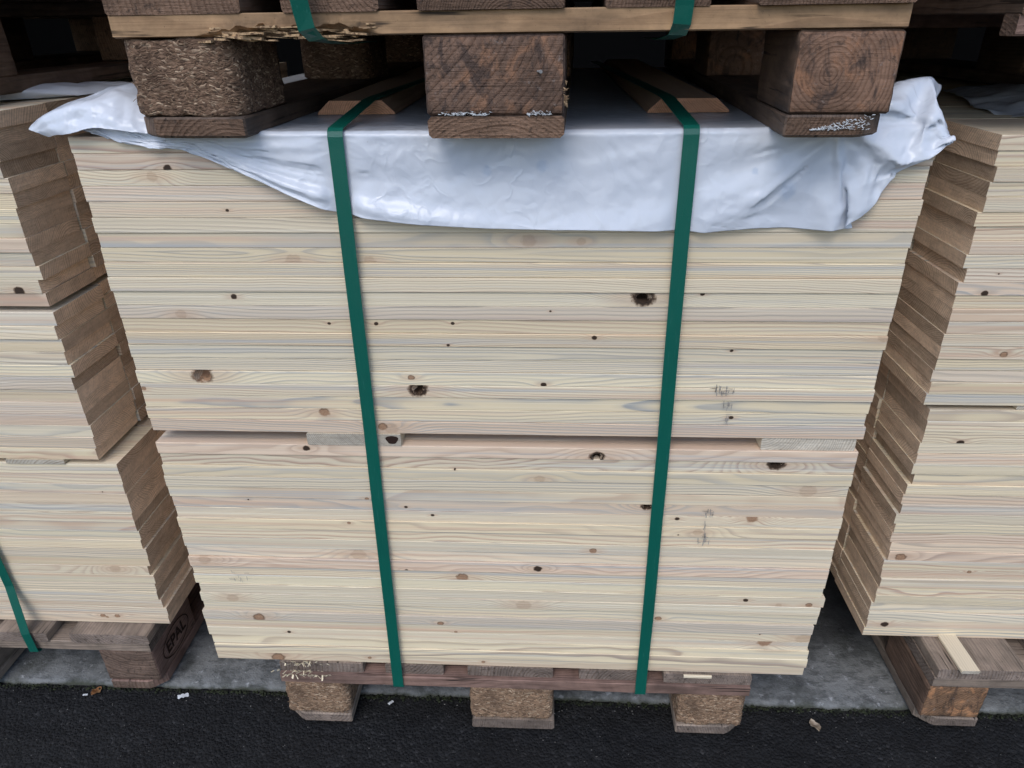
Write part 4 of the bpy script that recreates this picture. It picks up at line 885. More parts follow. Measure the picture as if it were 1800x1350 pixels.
-230,-222,-152,-92,-29,-46,-93,21,-50,8,-20,-3,-2,-12,-4,-15,-7,0,-25,7,-2,-14,-22,-2,-2,0,-452,-339,-337,-283,-233,-223,-143,-71,-84,-41,-84,2,-49,-12,-13,-2,7,9,-15,-19,-9,-1,-21,
-14,-3,-6,13,-6,-13,1,-452,-338,-339,-286,-231,-229,-133,-80,-42,-72,-91,-44,-27,-8,-5,-14,-15,-13,4,-10,-20,13,-14,-21,-21,12,-15,12,10,2,-451,-340,-344,-286,-230,-232,-130,-105,-61,
-50,-91,-35,-52,-10,7,-14,-14,3,-19,-25,-10,-13,17,-11,-17,1,-2,-17,4,0,-451,-342,-343,-286,-232,-232,-139,-126,-44,-21,-109,-51,-53,-10,12,-16,-19,-20,-1,-10,-18,-22,-17,23,-9,-24,
28,-3,-18,-1,-453,-341,-340,-289,-233,-230,-132,-150,-38,-35,-85,-52,-58,0,-15,-19,19,-2,-33,1,-24,-21,-22,-31,13,2,-18,14,11,0,-455,-339,-343,-287,-233,-232,-136,-140,-59,-68,-43,-49,
-38,-15,-13,-8,-23,-2,9,-32,-9,-29,-17,-15,-35,21,-22,-7,16,0,-454,-339,-343,-290,-232,-230,-145,-128,-97,-77,-11,-54,-7,-17,-22,-3,-24,-17,-28,2,-7,-23,-15,-30,-20,-18,13,-19,-4,0,
-453,-339,-346,-292,-229,-225,-144,-136,-103,-90,-15,-41,-16,-3,-36,-14,-8,-21,-16,-17,-4,-7,-25,-19,-19,-31,25,-2,-17,1,-451,-341,-346,-289,-236,-220,-141,-138,-104,-97,-59,-9,-49,
-10,7,-25,-25,2,-13,-30,9,-26,-10,-21,-14,-23,19,13,-7,-2,-450,-340,-345,-289,-235,-216,-143,-139,-102,-110,-59,-39,-16,6,-29,-17,-18,-23,8,-24,-32,13,-8,-34,14,-29,-1,19,16,0,-453,
-337,-347,-288,-231,-209,-152,-141,-107,-100,-96,21,-65,14,-8,-33,-11,-24,-33,12,-28,-5,-16,6,-24,8,-16,19,17,0,-453,-339,-342,-290,-228,-219,-147,-146,-108,-108,-98,33,-65,-17,1,-30,
-16,-16,-25,4,-11,-25,22,-18,-4,-30,19,0,18,0,-453,-340,-337,-291,-231,-225,-153,-162,-97,-104,-104,35,-58,-17,-21,-24,-20,-2,-29,-22,20,0,-3,-23,17,-33,3,14,12,0,-452,-341,-338,-285,
-230,-228,-167,-161,-105,-109,-102,24,-48,-18,-9,-32,-13,-30,14,-29,-20,18,6,-30,29,-27,-9,19,13,-1,-450,-343,-338,-284,-223,-227,-171,-168,-111,-108,-110,-20,-26,-14,-24,-3,-24,18,
-21,-8,-22,25,-23,-19,19,-8,-19,13,13,4,-456,-339,-338,-281,-229,-224,-174,-164,-117,-113,-110,-45,-32,6,-27,14,-19,-16,8,-17,22,-20,-20,6,-19,-7,12,-15,-12,-1,-454,-339,-337,-281,-232,
-226,-171,-164,-117,-111,-111,-52,-43,15,-9,-17,8,15,-17,-23,22,-10,-17,-12,2,-14,-15,5,-6,-1,-453,-338,-339,-280,-230,-230,-165,-168,-113,-113,-111,-59,-46,11,9,-20,9,-13,21,-26,-3,
14,3,-5,-16,-13,-20,1,4,1,-456,-336,-342,-279,-228,-228,-165,-168,-113,-114,-108,-54,-62,2,29,-16,-11,2,-18,27,-17,18,-26,-16,13,24,-22,14,8,-2,-452,-338,-341,-283,-224,-224,-172,-170,
-111,-113,-115,-56,-27,2,-29,26,-11,4,-15,4,-26,1,27,-14,11,-19,27,-1,10,0,-451,-337,-342,-284,-223,-226,-173,-170,-111,-114,-113,-53,-41,15,-16,15,-14,-15,17,-12,11,-25,-16,-1,17,25,
-5,-2,10,0,-451,-337,-342,-282,-228,-227,-165,-173,-111,-115,-111,-53,-47,5,1,-7,9,-14,18,-25,-9,21,0,-13,18,-19,13,-19,0,-1,-448,-339,-341,-281,-229,-229,-162,-176,-110,-111,-112,-53,
-44,-5,16,-30,6,9,-24,24,-32,-4,29,3,1,-4,-16,19,5,0,-450,-340,-336,-282,-230,-226,-168,-173,-111,-109,-115,-53,-42,-4,12,-22,9,-22,6,-7,9,-25,15,18,-28,28,10,-19,-6,0,-451,-339,-338,
-282,-227,-226,-170,-172,-113,-111,-113,-51,-38,-8,6,-20,19,-18,4,-25,17,-23,1,24,-25,24,8,-3,-10,1,-453,-335,-345,-276,-229,-227,-171,-169,-113,-112,-113,-52,-45,-7,15,-31,7,24,-29,
8,-25,16,-24,22,-14,4,19,-18,-6,-1,-454,-333,-344,-276,-229,-228,-171,-165,-115,-114,-112,-53,-35,-16,5,-18,-2,13,6,-33,16,-31,20,-20,25,-20,21,-3,-20,0,-453,-338,-339,-278,-231,-226,
-168,-167,-114,-116,-113,-53,-37,-15,-5,3,-11,-4,22,-17,-15,3,-24,16,-3,12,-23,18,2,2,-454,-339,-340,-280,-228,-226,-168,-167,-115,-114,-113,-52,-42,-9,-7,5,-25,19,-9,19,-37,17,-35,
11,-15,31,-34,3,17,4,-454,-340,-342,-282,-225,-230,-166,-169,-114,-112,-115,-53,-46,-1,-6,3,-29,22,-15,28,-29,5,-21,-12,-22,37,-21,-14,12,-1,-453,-340,-339,-285,-225,-228,-168,-170,
-114,-112,-116,-54,-48,2,1,-7,-24,22,-15,27,-20,-8,-9,-33,-15,30,0,-20,-10,-3,-451,-338,-343,-279,-228,-227,-170,-169,-116,-113,-110,-55,-50,-1,7,-15,-18,21,-16,27,-10,-18,0,-42,-18,
21,19,-20,-22,-1,-451,-338,-343,-277,-228,-228,-170,-168,-117,-113,-108,-55,-53,2,6,-20,-13,19,-14,23,1,-26,7,-45,-24,10,32,-16,-22,1,-454,-337,-338,-284,-225,-227,-170,-166,-118,-114,
-109,-57,-55,7,6,-26,-6,17,-14,21,8,-29,8,-44,-30,3,37,-8,-24,2,-456,-334,-341,-284,-224,-230,-167,-165,-119,-113,-109,-58,-55,5,6,-28,-1,14,-13,19,16,-33,10,-42,-37,-4,40,-2,-22,0,
-454,-338,-340,-281,-226,-230,-167,-168,-117,-111,-109,-57,-55,4,2,-29,8,7,-10,19,17,-33,9,-43,-40,-4,39,-1,-20,-4,-448,-339,-341,-282,-228,-224,-170,-169,-115,-112,-109,-56,-57,6,-4,
-26,15,0,-7,19,17,-32,7,-43,-42,-4,38,-2,-18,0,-448,-339,-345,-281,-223,-227,-169,-170,-114,-113,-110,-55,-57,6,-7,-22,18,-5,-5,18,20,-32,6,-42,-45,-6,37,0,-18,5,-455,-340,-342,-280,
-222,-230,-169,-169,-113,-117,-110,-55,-57,9,-12,-16,19,-9,-2,18,19,-30,5,-43,-46,-6,35,-1,-16,0,-456,-338,-341,-283,-225,-225,-170,-167,-112,-119,-112,-55,-58,9,-14,-9,17,-11,0,18,
19,-29,3,-43,-47,-7,34,-2,-15,0,-453,-340,-342,-282,-229,-221,-170,-169,-114,-112,-117,-58,-54,7,-17,2,10,-10,2,18,17,-29,2,-45,-47,-3,31,-5,-15,0,-453,-341,-342,-280,-226,-223,-170,
-173,-115,-109,-116,-57,-57,3,-12,9,0,-7,4,19,13,-27,-1,-46,-47,1,27,-7,-17,-2,-451,-340,-344,-278,-223,-231,-169,-168,-116,-112,-112,-57,-60,-1,-4,9,-5,-4,4,19,13,-26,-1,-46,-48,-3,
27,-7,-17,0,-451,-340,-342,-278,-225,-232,-171,-166,-114,-113,-113,-56,-60,-1,-1,5,-5,-2,4,17,15,-24,-1,-40,-51,-14,27,-2,-15,1,-455,-337,-342,-279,-227,-229,-167,-171,-114,-115,-111,
-54,-59,-1,0,-2,-2,0,3,16,16,-19,-4,-33,-52,-24,24,2,-12,0,-456,-338,-341,-279,-227,-228,-166,-172,-113,-115,-112,-54,-59,1,-3,-2,-1,1,4,14,16,-16,-6,-28,-51,-32,20,5,-10,-2,-454,-339,
-338,-279,-230,-224,-172,-167,-114,-114,-114,-56,-58,5,-8,-1,1,1,3,15,15,-12,-10,-22,-49,-39,14,8,-8,0,-456,-338,-336,-282,-228,-223,-173,-167,-114,-115,-112,-56,-56,4,-5,-9,4,2,4,15,
13,-11,-11,-20,-45,-44,10,8,-5,-2,-449,-343,-338,-283,-225,-223,-172,-172,-112,-110,-114,-57,-56,4,0,-11,0,4,5,14,12,-9,-13,-17,-41,-47,3,9,-4,-1,-446,-342,-340,-283,-224,-226,-171,
-172,-111,-109,-117,-58,-57,4,7,-11,-4,5,4,16,10,-8,-13,-15,-38,-48,-4,9,-2,1,-449,-341,-339,-282,-227,-224,-170,-171,-114,-109,-117,-58,-55,0,11,-10,-4,4,5,16,8,-9,-13,-13,-34,-49,
-9,8,-1,2,-452,-342,-338,-280,-228,-225,-170,-169,-115,-112,-114,-57,-52,-2,9,-7,-5,3,5,16,7,-10,-12,-13,-29,-48,-15,7,0,0,-452,-340,-338,-282,-226,-228,-168,-170,-113,-116,-112,-58,
-55,2,8,-4,-5,3,4,16,6,-12,-11,-12,-26,-47,-19,7,0,0,-450,-343,-334,-288,-224,-229,-165,-172,-112,-115,-111,-57,-58,2,8,-3,-4,4,3,15,4,-12,-12,-10,-23,-45,-23,6,0,-1,-448,-343,-337,
-287,-226,-225,-169,-168,-111,-114,-113,-56,-57,0,6,-1,-4,5,1,15,4,-13,-12,-9,-19,-44,-26,4,1,-1,-450,-339,-341,-279,-231,-222,-172,-168,-111,-115,-112,-57,-56,1,6,-2,-2,6,0,14,2,-14,
-12,-8,-17,-42,-27,3,0,-1,-449,-339,-340,-279,-232,-221,-171,-168,-114,-117,-110,-55,-54,0,6,-6,3,5,0,13,0,-14,-12,-8,-14,-39,-30,2,0,2,-453,-339,-337,-281,-230,-222,-171,-169,-115,
-116,-111,-54,-52,0,6,-8,7,3,1,12,-2,-15,-12,-7,-12,-36,-31,-1,0,2,-455,-339,-337,-281,-229,-222,-171,-172,-115,-111,-113,-55,-52,3,3,-8,12,-1,4,9,-5,-15,-11,-7,-11,-33,-32,-1,-1,1,
-452,-342,-338,-281,-228,-224,-171,-170,-114,-110,-112,-56,-52,3,-3,-3,13,-3,6,7,-8,-13,-11,-8,-9,-30,-33,-3,-1,1,-456,-340,-339,-280,-228,-227,-168,-168,-112,-113,-114,-56,-52,7,-6,
3,11,-5,8,4,-10,-12,-11,-7,-9,-29,-31,-5,-1,-2,-456,-338,-340,-279,-227,-228,-166,-171,-113,-114,-112,-57,-51,8,-7,10,5,-2,8,-1,-10,-12,-10,-7,-8,-27,-30,-6,-2,-1,-452,-340,-338,-282,
-227,-225,-169,-170,-115,-115,-110,-55,-50,5,-6,16,-3,3,5,-5,-10,-10,-10,-8,-7,-24,-30,-6,-4,-1,-449,-340,-340,-281,-230,-223,-170,-168,-117,-113,-111,-55,-49,3,0,14,-5,5,1,-6,-9,-10,
-10,-8,-7,-22,-29,-7,-3,2,-450,-342,-340,-280,-229,-223,-171,-170,-116,-112,-112,-56,-45,-3,14,3,-1,4,-3,-7,-9,-9,-10,-8,-6,-21,-27,-7,-5,2,-452,-344,-337,-284,-226,-224,-170,-170,-115,
-110,-116,-58,-41,0,16,-4,3,0,-4,-7,-9,-9,-9,-8,-7,-19,-25,-8,-5,0,-453,-344,-336,-284,-229,-222,-168,-170,-115,-111,-115,-57,-43,10,5,-1,1,-2,-4,-7,-9,-8,-9,-8,-6,-17,-24,-8,-6,-2,
-456,-338,-338,-282,-228,-223,-169,-169,-116,-113,-110,-56,-45,14,-1,0,-2,-3,-5,-6,-7,-8,-9,-8,-7,-14,-23,-9,-6,-3,-453,-337,-336,-283,-227,-225,-173,-168,-113,-114,-108,-57,-48,17,
-3,-2,-1,-4,-4,-7,-6,-8,-8,-8,-7,-14,-21,-8,-7,1,-450,-340,-337,-281,-229,-225,-174,-169,-111,-116,-107,-57,-51,20,-4,-1,-2,-4,-4,-6,-5,-9,-8,-8,-7,-13,-19,-9,-7,1,-451,-339,-338,-283,
-228,-226,-170,-170,-113,-116,-110,-55,-50,18,-1,-2,-2,-4,-5,-5,-6,-7,-9,-8,-6,-13,-18,-9,-7,3,-454,-338,-339,-286,-224,-228,-168,-168,-114,-115,-115,-54,-48,14,0,-1,-1,-5,-6,-3,-6,
-8,-8,-8,-7,-12,-17,-9,-8,0,-453,-338,-342,-283,-225,-229,-169,-168,-115,-112,-114,-55,-48,11,2,-1,0,-6,-6,-2,-7,-8,-7,-8,-7,-11,-17,-9,-8,-2,-451,-338,-343,-280,-229,-227,-169,-171,
-114,-108,-114,-59,-51,13,3,1,0,-7,-6,-1,-7,-8,-7,-6,-8,-12,-17,-9,-8,1,-455,-334,-344,-282,-226,-226,-170,-169,-114,-110,-115,-59,-52,12,4,1,1,-8,-6,0,-7,-8,-7,-5,-8,-13,-17,-10,-8,
0,-453,-339,-340,-285,-223,-225,-172,-166,-113,-115,-115,-56,-53,10,3,3,0,-8,-5,0,-7,-9,-6,-3,-9,-13,-18,-10,-8,-2,-451,-339,-340,-284,-222,-228,-173,-167,-113,-115,-113,-55,-56,11,
3,5,0,-9,-4,0,-7,-9,-5,-2,-9,-14,-19,-9,-9,1,-455,-338,-337,-281,-225,-230,-172,-169,-113,-111,-115,-56,-56,10,3,6,0,-9,-3,1,-8,-9,-3,-3,-8,-15,-19,-10,-8,-1,-451,-342,-335,-282,-227,
-228,-171,-168,-113,-115,-112,-57,-53,5,3,7,1,-11,-1,0,-8,-8,-1,-3,-9,-16,-20,-9,-8,-1,-450,-343,-336,-282,-227,-228,-168,-169,-113,-116,-110,-56,-55,3,5,7,-1,-12,1,0,-7,-7,-1,-2,-10,
-17,-20,-9,-8,1,-454,-337,-339,-284,-224,-231,-165,-170,-111,-114,-115,-57,-57,4,8,7,-4,-11,3,-1,-7,-5,0,-3,-10,-20,-19,-8,-7,0,-456,-332,-342,-284,-225,-227,-168,-168,-112,-116,-116,
-56,-54,4,6,7,-8,-8,5,-2,-8,-2,0,-3,-11,-22,-17,-8,-7,-1,-453,-337,-341,-281,-227,-224,-172,-165,-113,-117,-114,-54,-53,2,4,6,-11,-5,6,-4,-6,0,1,-5,-13,-22,-17,-7,-7,3,-456,-338,-338,
-283,-225,-227,-169,-170,-112,-115,-112,-55,-55,1,7,2,-13,1,5,-5,-4,2,0,-6,-15,-22,-16,-6,-7,0,-454,-339,-338,-284,-228,-223,-167,-176,-113,-112,-113,-56,-55,3,9,-3,-11,4,3,-5,-2,4,
-1,-8,-18,-21,-14,-6,-6,-2,-453,-337,-340,-284,-226,-225,-169,-172,-114,-112,-112,-56,-55,5,6,-8,-8,7,1,-4,1,4,-2,-10,-20,-20,-13,-6,-5,-2,-453,-335,-342,-283,-223,-230,-168,-166,-117,
-113,-111,-55,-55,1,6,-12,-1,7,-2,-2,3,4,-3,-12,-22,-19,-11,-5,-5,-1,-449,-340,-338,-282,-229,-226,-167,-168,-114,-114,-111,-56,-59,6,0,-12,5,5,-3,0,6,2,-5,-16,-21,-18,-9,-5,-4,4,-452,
-341,-336,-283,-229,-225,-168,-175,-109,-112,-112,-56,-61,8,-6,-7,8,2,-2,3,5,1,-6,-18,-22,-17,-7,-4,-3,1,-453,-341,-336,-283,-227,-224,-171,-174,-111,-114,-110,-56,-59,5,-10,2,6,0,0,
5,4,0,-9,-20,-22,-14,-5,-3,-2,-1,-453,-339,-336,-285,-227,-225,-170,-168,-113,-116,-112,-56,-58,2,-9,8,1,1,2,5,4,-1,-11,-22,-22,-11,-4,-2,-1,1,-455,-338,-336,-288,-224,-227,-170,-168,
-111,-114,-115,-57,-59,0,-2,6,0,2,4,5,4,-3,-14,-23,-21,-8,-4,0,1,1,-457,-337,-337,-288,-220,-230,-172,-170,-109,-113,-113,-57,-61,-3,6,0,3,3,4,6,2,-5,-18,-24,-19,-2,-6,2,4,-1,-456,-336,
-340,-285,-224,-228,-171,-168,-112,-112,-114,-57,-61,1,0,3,4,4,5,5,1,-9,-21,-25,-13,1,-7,4,5,-2,-452,-338,-342,-284,-225,-226,-172,-164,-117,-112,-113,-57,-56,0,-3,1,6,5,6,5,-1,-13,
-23,-24,-5,-3,-5,6,6,1,-457,-335,-340,-284,-223,-227,-173,-165,-117,-115,-109,-56,-57,1,-6,2,6,6,8,4,-5,-16,-26,-19,2,-10,0,8,6,-1,-453,-339,-340,-281,-223,-228,-170,-171,-113,-116,
-110,-57,-60,7,-9,3,6,9,9,1,-10,-21,-26,-8,1,-16,11,7,6,-1,-448,-343,-341,-282,-223,-226,-170,-173,-111,-114,-112,-57,-59,8,-12,3,8,10,9,-1,-13,-24,-24,0,-5,-17,16,7,7,1,-451,-340,-341,
-282,-227,-225,-168,-172,-110,-115,-114,-56,-56,6,-14,3,9,13,8,-4,-17,-27,-16,2,-11,-13,18,8,7,2,-454,-341,-337,-284,-226,-227,-166,-173,-111,-112,-118,-56,-54,8,-16,3,11,14,6,-8,-22,
-26,-6,-1,-18,-5,21,7,8,1,-455,-338,-339,-282,-230,-224,-169,-171,-114,-110,-116,-56,-54,7,-18,4,14,14,4,-15,-26,-20,1,-9,-22,9,19,7,10,-1,-452,-339,-342,-283,-228,-221,-169,-172,-117,
-110,-112,-55,-53,4,-20,6,17,14,-3,-21,-27,-8,-1,-19,-14,21,13,11,7,0,-454,-338,-340,-282,-230,-220,-170,-171,-115,-114,-110,-54,-54,4,-21,9,19,11,-10,-27,-21,0,-10,-28,11,23,12,7,6,
0,-454,-337,-340,-280,-230,-224,-170,-169,-113,-118,-109,-53,-53,2,-22,12,22,6,-18,-28,-11,-1,-28,-6,25,23,5,3,6,-1,-451,-340,-339,-283,-229,-223,-170,-168,-114,-119,-107,-52,-52,0,
-21,16,21,-2,-26,-22,-1,-20,-24,28,26,12,3,1,5,0,-452,-338,-341,-282,-230,-224,-168,-169,-114,-117,-109,-51,-48,-7,-17,22,17,-14,-29,-9,-10,-36,29,24,15,9,1,3,2,1,-456,-336,-342,-279,
-231,-225,-165,-173,-111,-115,-114,-53,-46,-8,-10,27,6,-26,-21,-4,-43,30,21,17,11,6,1,1,1,-1,-457,-334,-342,-279,-229,-225,-165,-177,-108,-113,-117,-52,-47,-10,-3,28,-9,-30,-5,-43,28,
20,14,14,7,2,1,1,0,0,-454,-340,-338,-282,-227,-224,-168,-175,-110,-109,-115,-51,-46,-18,5,24,-25,-17,-37,22,19,14,14,5,1,2,-2,-2,-1,1,-452,-345,-335,-286,-226,-223,-167,-174,-114,-110,
-112,-50,-44,-21,19,3,-29,-35,20,18,16,10,3,1,-2,1,2,-3,-2,-1,-451,-343,-337,-286,-224,-225,-169,-173,-112,-112,-113,-50,-45,-20,32,-25,-39,17,18,16,6,2,4,0,-4,-8,-6,-3,-4,-2,-449,-344,
-337,-286,-220,-227,-170,-170,-111,-115,-110,-49,-46,-17,21,-44,3,24,11,0,-7,-9,-11,-11,-11,4,-6,-1,4,0,-448,-346,-336,-284,-222,-227,-168,-171,-112,-115,-109,-45,-47,-18,-2,-22,24,
-11,-6,-4,-4,-3,-12,-28,-15,5,-3,-1,2,0,-451,-343,-336,-283,-224,-226,-169,-172,-113,-113,-103,-32,-54,-36,17,-3,6,-4,-11,-12,-11,-18,-18,-5,-5,-30,-12,-4,-4,-1,-449,-344,-337,-281,
-223,-229,-170,-167,-113,-117,-64,-47,-71,-32,-12,-22,-17,-16,-8,-3,-4,4,5,13,-9,-1,2,4,3,2,-450,-345,-338,-284,-224,-224,-172,-165,-112,-115,-110,5,-66,-10,-62,29,11,-37,-26,30,20,
3,0,1,-21,16,1,-3,-4,2,-458,-339,-341,-280,-228,-222,-168,-169,-109,-75,-114,-37,-45,-37,-51,21,-15,-2,30,-19,-45,23,10,14,17,9,0,-1,-5,-2,-456,-340,-334,-281,-230,-221,-173,-162,-115,
-105,-70,-59,-62,-16,-62,-37,58,-23,-25,27,20,-22,-48,27,23,0,22,-1,5,-2,-453,-344,-339,-285,-228,-218,-169,-156,-113,-115,-95,-55,-25,8,-56,-101,-10,62,24,-58,12,-7,-20,-13,-2,24,36,
15,9,1,-454,-348,-345,-285,-222,-215,-165,-162,-108,-113,-104,-53,15,7,-50,-79,-82,-6,69,47,-50,-45,-19,-4,4,-7,-2,3,12,2,-458,-349,-349,-284,-220,-211,-166,-160,-110,-114,-93,-53,-19,
27,5,-88,-52,-78,-16,51,67,13,-21,-41,-20,-15,-1,0,1,-1,-460,-349,-350,-286,-217,-208,-164,-160,-115,-104,-95,-49,-28,28,23,-62,-76,-21,-71,-30,21,64,19,12,19,-13,-21,-13,-4,0,-458,
-356,-348,-291,-213,-214,-154,-161,-114,-94,-99,-36,-38,3,31,-20,-76,-31,-21,-60,-39,-11,50,64,33,4,-11,-6,-6,-2,-455,-355,-348,-291,-222,-213,-146,-167,-104,-97,-72,-17,-33,-30,46,
-54,-57,-24,-10,-32,-42,-46,-32,26,54,56,-11,0,-1,1,-457,-352,-351,-286,-226,-213,-148,-164,-100,-87,-30,-23,-64,-26,6,-19,-59,-27,-9,-12,-38,-14,-32,-48,-13,58,53,8,5,2,-460,-350,-349,
-286,-227,-208,-150,-166,-96,-42,-55,-29,-51,-22,-58,0,-34,-50,-7,4,-11,-19,-34,-25,-28,-45,50,14,15,0,-458,-349,-348,-291,-225,-207,-149,-168,-61,-59,-72,-48,-65,-24,-36,-17,-16,-30,
-26,-17,-12,-20,-30,-9,-18,-5,-23,18,8,-1,-457,-350,-347,-287,-228,-205,-157,-163,-66,-84,-89,-48,-61,-13,-39,-35,-25,-15,-23,-21,-14,-16,-15,-1,-33,3,12,-3,14,-2,-454,-350,-348,-287,
-219,-209,-160,-153,-93,-103,-100,-47,-61,-18,-33,-28,-21,1,13,14,-26,-16,-17,-28,2,-25,-8,1,-5,-2,-451,-348,-344,-287,-216,-220,-149,-141,-92,-98,-103,-52,-73,-18,-32,-30,20,2,-3,-6,
-18,-7,1,-23,-37,-6,-33,-16,-1,1,-451,-342,-340,-288,-221,-218,-133,-136,-93,-98,-103,-54,-71,-18,-33,-30,10,-21,-9,-11,24,-12,-33,-25,-29,24,-19,-14,-17,5,-456,-337,-338,-286,-226,
-195,-129,-145,-92,-96,-106,-53,-71,-9,-26,-29,-25,-8,-28,6,-31,0,-32,-32,-15,37,18,-10,-17,2,-456,-340,-339,-283,-224,-181,-132,-130,-98,-99,-106,-48,-72,-4,-37,-33,-12,-24,-10,-23,
-18,-17,-34,-38,7,10,34,15,5,10076,-14,26,39,41,35,26,-30,-66,-11,-1,18,52,-58,-15,-3,21,-12,-12,-14,-6,9,-7,-18,2,0,20,10,2,-2,0,-14,24,39,40,34,23,-13,-90,-51,31,20,56,-7,-2,-25,-14,
29,-8,-11,9,-19,5,-5,-17,-1,-18,-3,-6,13,0,-14,23,36,37,29,8,27,-56,-85,8,55,29,-62,-6,18,-8,-4,27,-21,17,16,0,-15,0,-13,-16,-20,-8,-6,0,-12,17,32,37,31,-3,65,-109,-30,-20,18,54,-31,
-6,-13,-6,-12,3,-15,16,-3,24,-18,-14,-5,-12,9,14,9,0,-13,17,31,31,12,8,88,-136,21,-70,32,35,38,-2,-21,-26,-5,-13,-21,7,-19,-17,22,20,-25,0,-19,-14,-5,0,-12,13,29,38,-10,11,99,-110,6,
-28,-53,27,52,14,-17,9,9,-25,-9,-16,-4,-11,-21,11,14,-21,-13,-1,2,-2,-8,10,22,24,-7,18,96,-71,-45,66,-47,-23,-31,2,24,10,9,27,16,-6,-23,-8,-3,-23,15,-24,-12,-8,-12,3,-9,6,22,15,-12,
23,68,-8,-86,101,-25,7,-26,-10,-11,-26,-21,20,32,26,-7,11,-22,-1,-10,-15,-4,-15,1,3,-11,3,26,-6,-7,26,58,36,-106,71,22,-11,18,-16,-21,-9,-13,-30,-3,26,18,-17,22,-7,-10,-22,-23,0,-8,
-4,-7,2,12,-7,0,29,71,33,-88,33,52,16,-43,3,-10,-13,17,-31,-27,-10,31,-3,-21,29,-5,-21,-14,-16,-3,1,-8,1,14,-8,-3,28,93,-8,-36,-18,96,11,-63,-7,27,-33,-19,30,-18,-26,-34,19,-14,8,16,
-23,-23,5,-17,2,-10,1,6,-6,7,25,95,-53,20,-57,104,41,-63,-19,0,21,-28,-24,31,-29,-19,-33,20,-27,23,-16,-23,-17,-3,-3,-8,1,-1,15,1,20,94,-88,13,-25,93,58,-40,-14,-36,-3,27,-34,-15,18,
-33,-18,-14,-8,-18,1,-22,-11,-16,-2,-6,1,6,-6,0,52,79,-104,-12,12,94,49,-59,-24,24,-21,-5,16,-31,-20,3,-30,-14,-9,-29,-8,-31,2,-9,0,-6,2,3,1,25,47,54,-105,-23,41,45,51,-11,-12,-40,22,
-38,20,-2,-28,-14,-23,-14,-36,-15,-29,-23,1,-6,3,-9,1,-1,11,-10,41,69,-74,-10,-11,48,42,-8,7,-32,-11,6,-20,16,-29,-27,-16,-23,-31,-22,0,-27,-19,0,2,-11,0,3,-1,17,-16,49,27,-55,-18,32,
44,-18,-8,14,-28,22,-33,-6,-6,-23,-23,-33,-14,-22,6,-25,-9,-11,-1,-10,0,1,1,14,-2,6,13,21,-21,-21,49,-31,0,-29,13,17,-11,-33,4,-14,-22,-29,-12,-14,-4,-23,0,-7,-1,-10,1,2,7,0,6,-5,-6,
-3,28,-21,52,-53,11,-6,-21,-7,-16,-11,-5,6,-25,-3,-18,-13,-18,-17,-12,5,-3,-6,0,1,-2,2,10,10,5,4,3,-22,40,-48,-16,7,-26,8,-17,-25,-6,-24,5,2,-16,-4,-19,-21,-3,2,-2,-2,-1,3,12,1,-1,-2,
-5,-7,0,-2,31,-41,-6,-19,0,-25,-11,-12,3,-18,-20,17,-17,-26,19,-15,-12,-9,0,1,-3,-2,2,6,6,5,4,2,2,-4,2,-43,-5,-15,-7,-15,-8,-14,4,-25,-5,-10,-21,-15,22,-12,-16,-11,3,-1,1,-2,3,-1,2,
-1,-1,1,-2,17,-16,-23,-16,-4,-16,-6,-9,-7,-8,-18,-12,-1,-12,-10,-10,-22,-5,3,0,-1,2,-3,3,-1,-1,2,-1,2,-1,-6,24,-51,-15,-4,-10,-12,-9,-3,-17,3,-24,-11,-16,-10,-18,4,-13,-6,-2,1,2,-1,
-1,2,-2,0,2,2,-4,-5,22,-45,-3,-13,-12,-15,-8,-18,-10,-22,9,-16,-23,-18,14,-15,-14,-7,0,1,1,-1,1,0,-1,1,1,0,-2,-5,24,-44,-12,-12,-16,-10,-20,-18,3,-23,-11,-10,-17,-17,-15,-14,-4,-13,
4,-2,1,-2,0,-1,1,4,-4,-1,2,-5,24,-47,-14,-25,1,-25,-16,-9,-17,-4,-29,2,-27,-11,-23,-17,-1,-13,1,-3,2,-2,0,1,-2,1,-2,1,2,-6,24,-45,-15,-25,-12,-24,-9,-19,-19,-23,-8,-10,-26,-19,-2,-26,
-4,-14,-3,0,1,0,-2,3,-4,2,0,1,-1,-6,24,-47,-15,-26,-11,-25,-15,-23,-15,-26,-13,-27,-15,-20,-4,-26,-17,-12,-1,-1,1,3,-5,5,-1,0,-2,0,0,-5,24,-43,-16,-31,-12,-34,-22,-10,-29,-15,-24,-22,
-17,-24,-25,-16,-9,-15,2,-1,0,-1,2,-1,3,-2,-1,1,0,-7,23,-54,-8,-30,-16,-34,-27,-33,-7,-33,-14,-24,-23,-17,-26,-20,-17,-8,3,-1,-3,-1,2,-2,2,0,1,-1,1,-8,21,-51,-11,-38,-30,-22,-34,-28,
-19,-28,-31,-18,-26,-22,-23,-23,-6,-19,-2,-2,1,-1,-1,1,-1,2,2,-4,0,-5,20,-46,-18,-38,-36,-25,-34,-36,-33,-13,-37,-11,-35,-31,-12,-20,-20,-10,-2,1,-1,-2,2,2,-2,1,0,-2,-3,-2,19,-42,-21,
-39,-39,-27,-37,-39,-32,-20,-37,-23,-25,-35,-11,-26,-16,-18,1,-2,0,1,-1,1,0,-1,1,0,1,-6,14,-39,-22,-42,-40,-33,-38,-41,-33,-30,-37,-32,-16,-37,-16,-37,2,-19,-1,-2,1,3,-1,-3,1,1,1,1,
0,-7,13,-39,-23,-44,-40,-38,-40,-43,-37,-38,-34,-39,-11,-40,-28,-34,-10,-3,0,-2,0,0,0,-2,0,1,0,1,2,-5,12,-37,-24,-47,-40,-42,-43,-45,-40,-42,-35,-43,-12,-41,-41,-27,-19,-4,-1,-4,0,0,
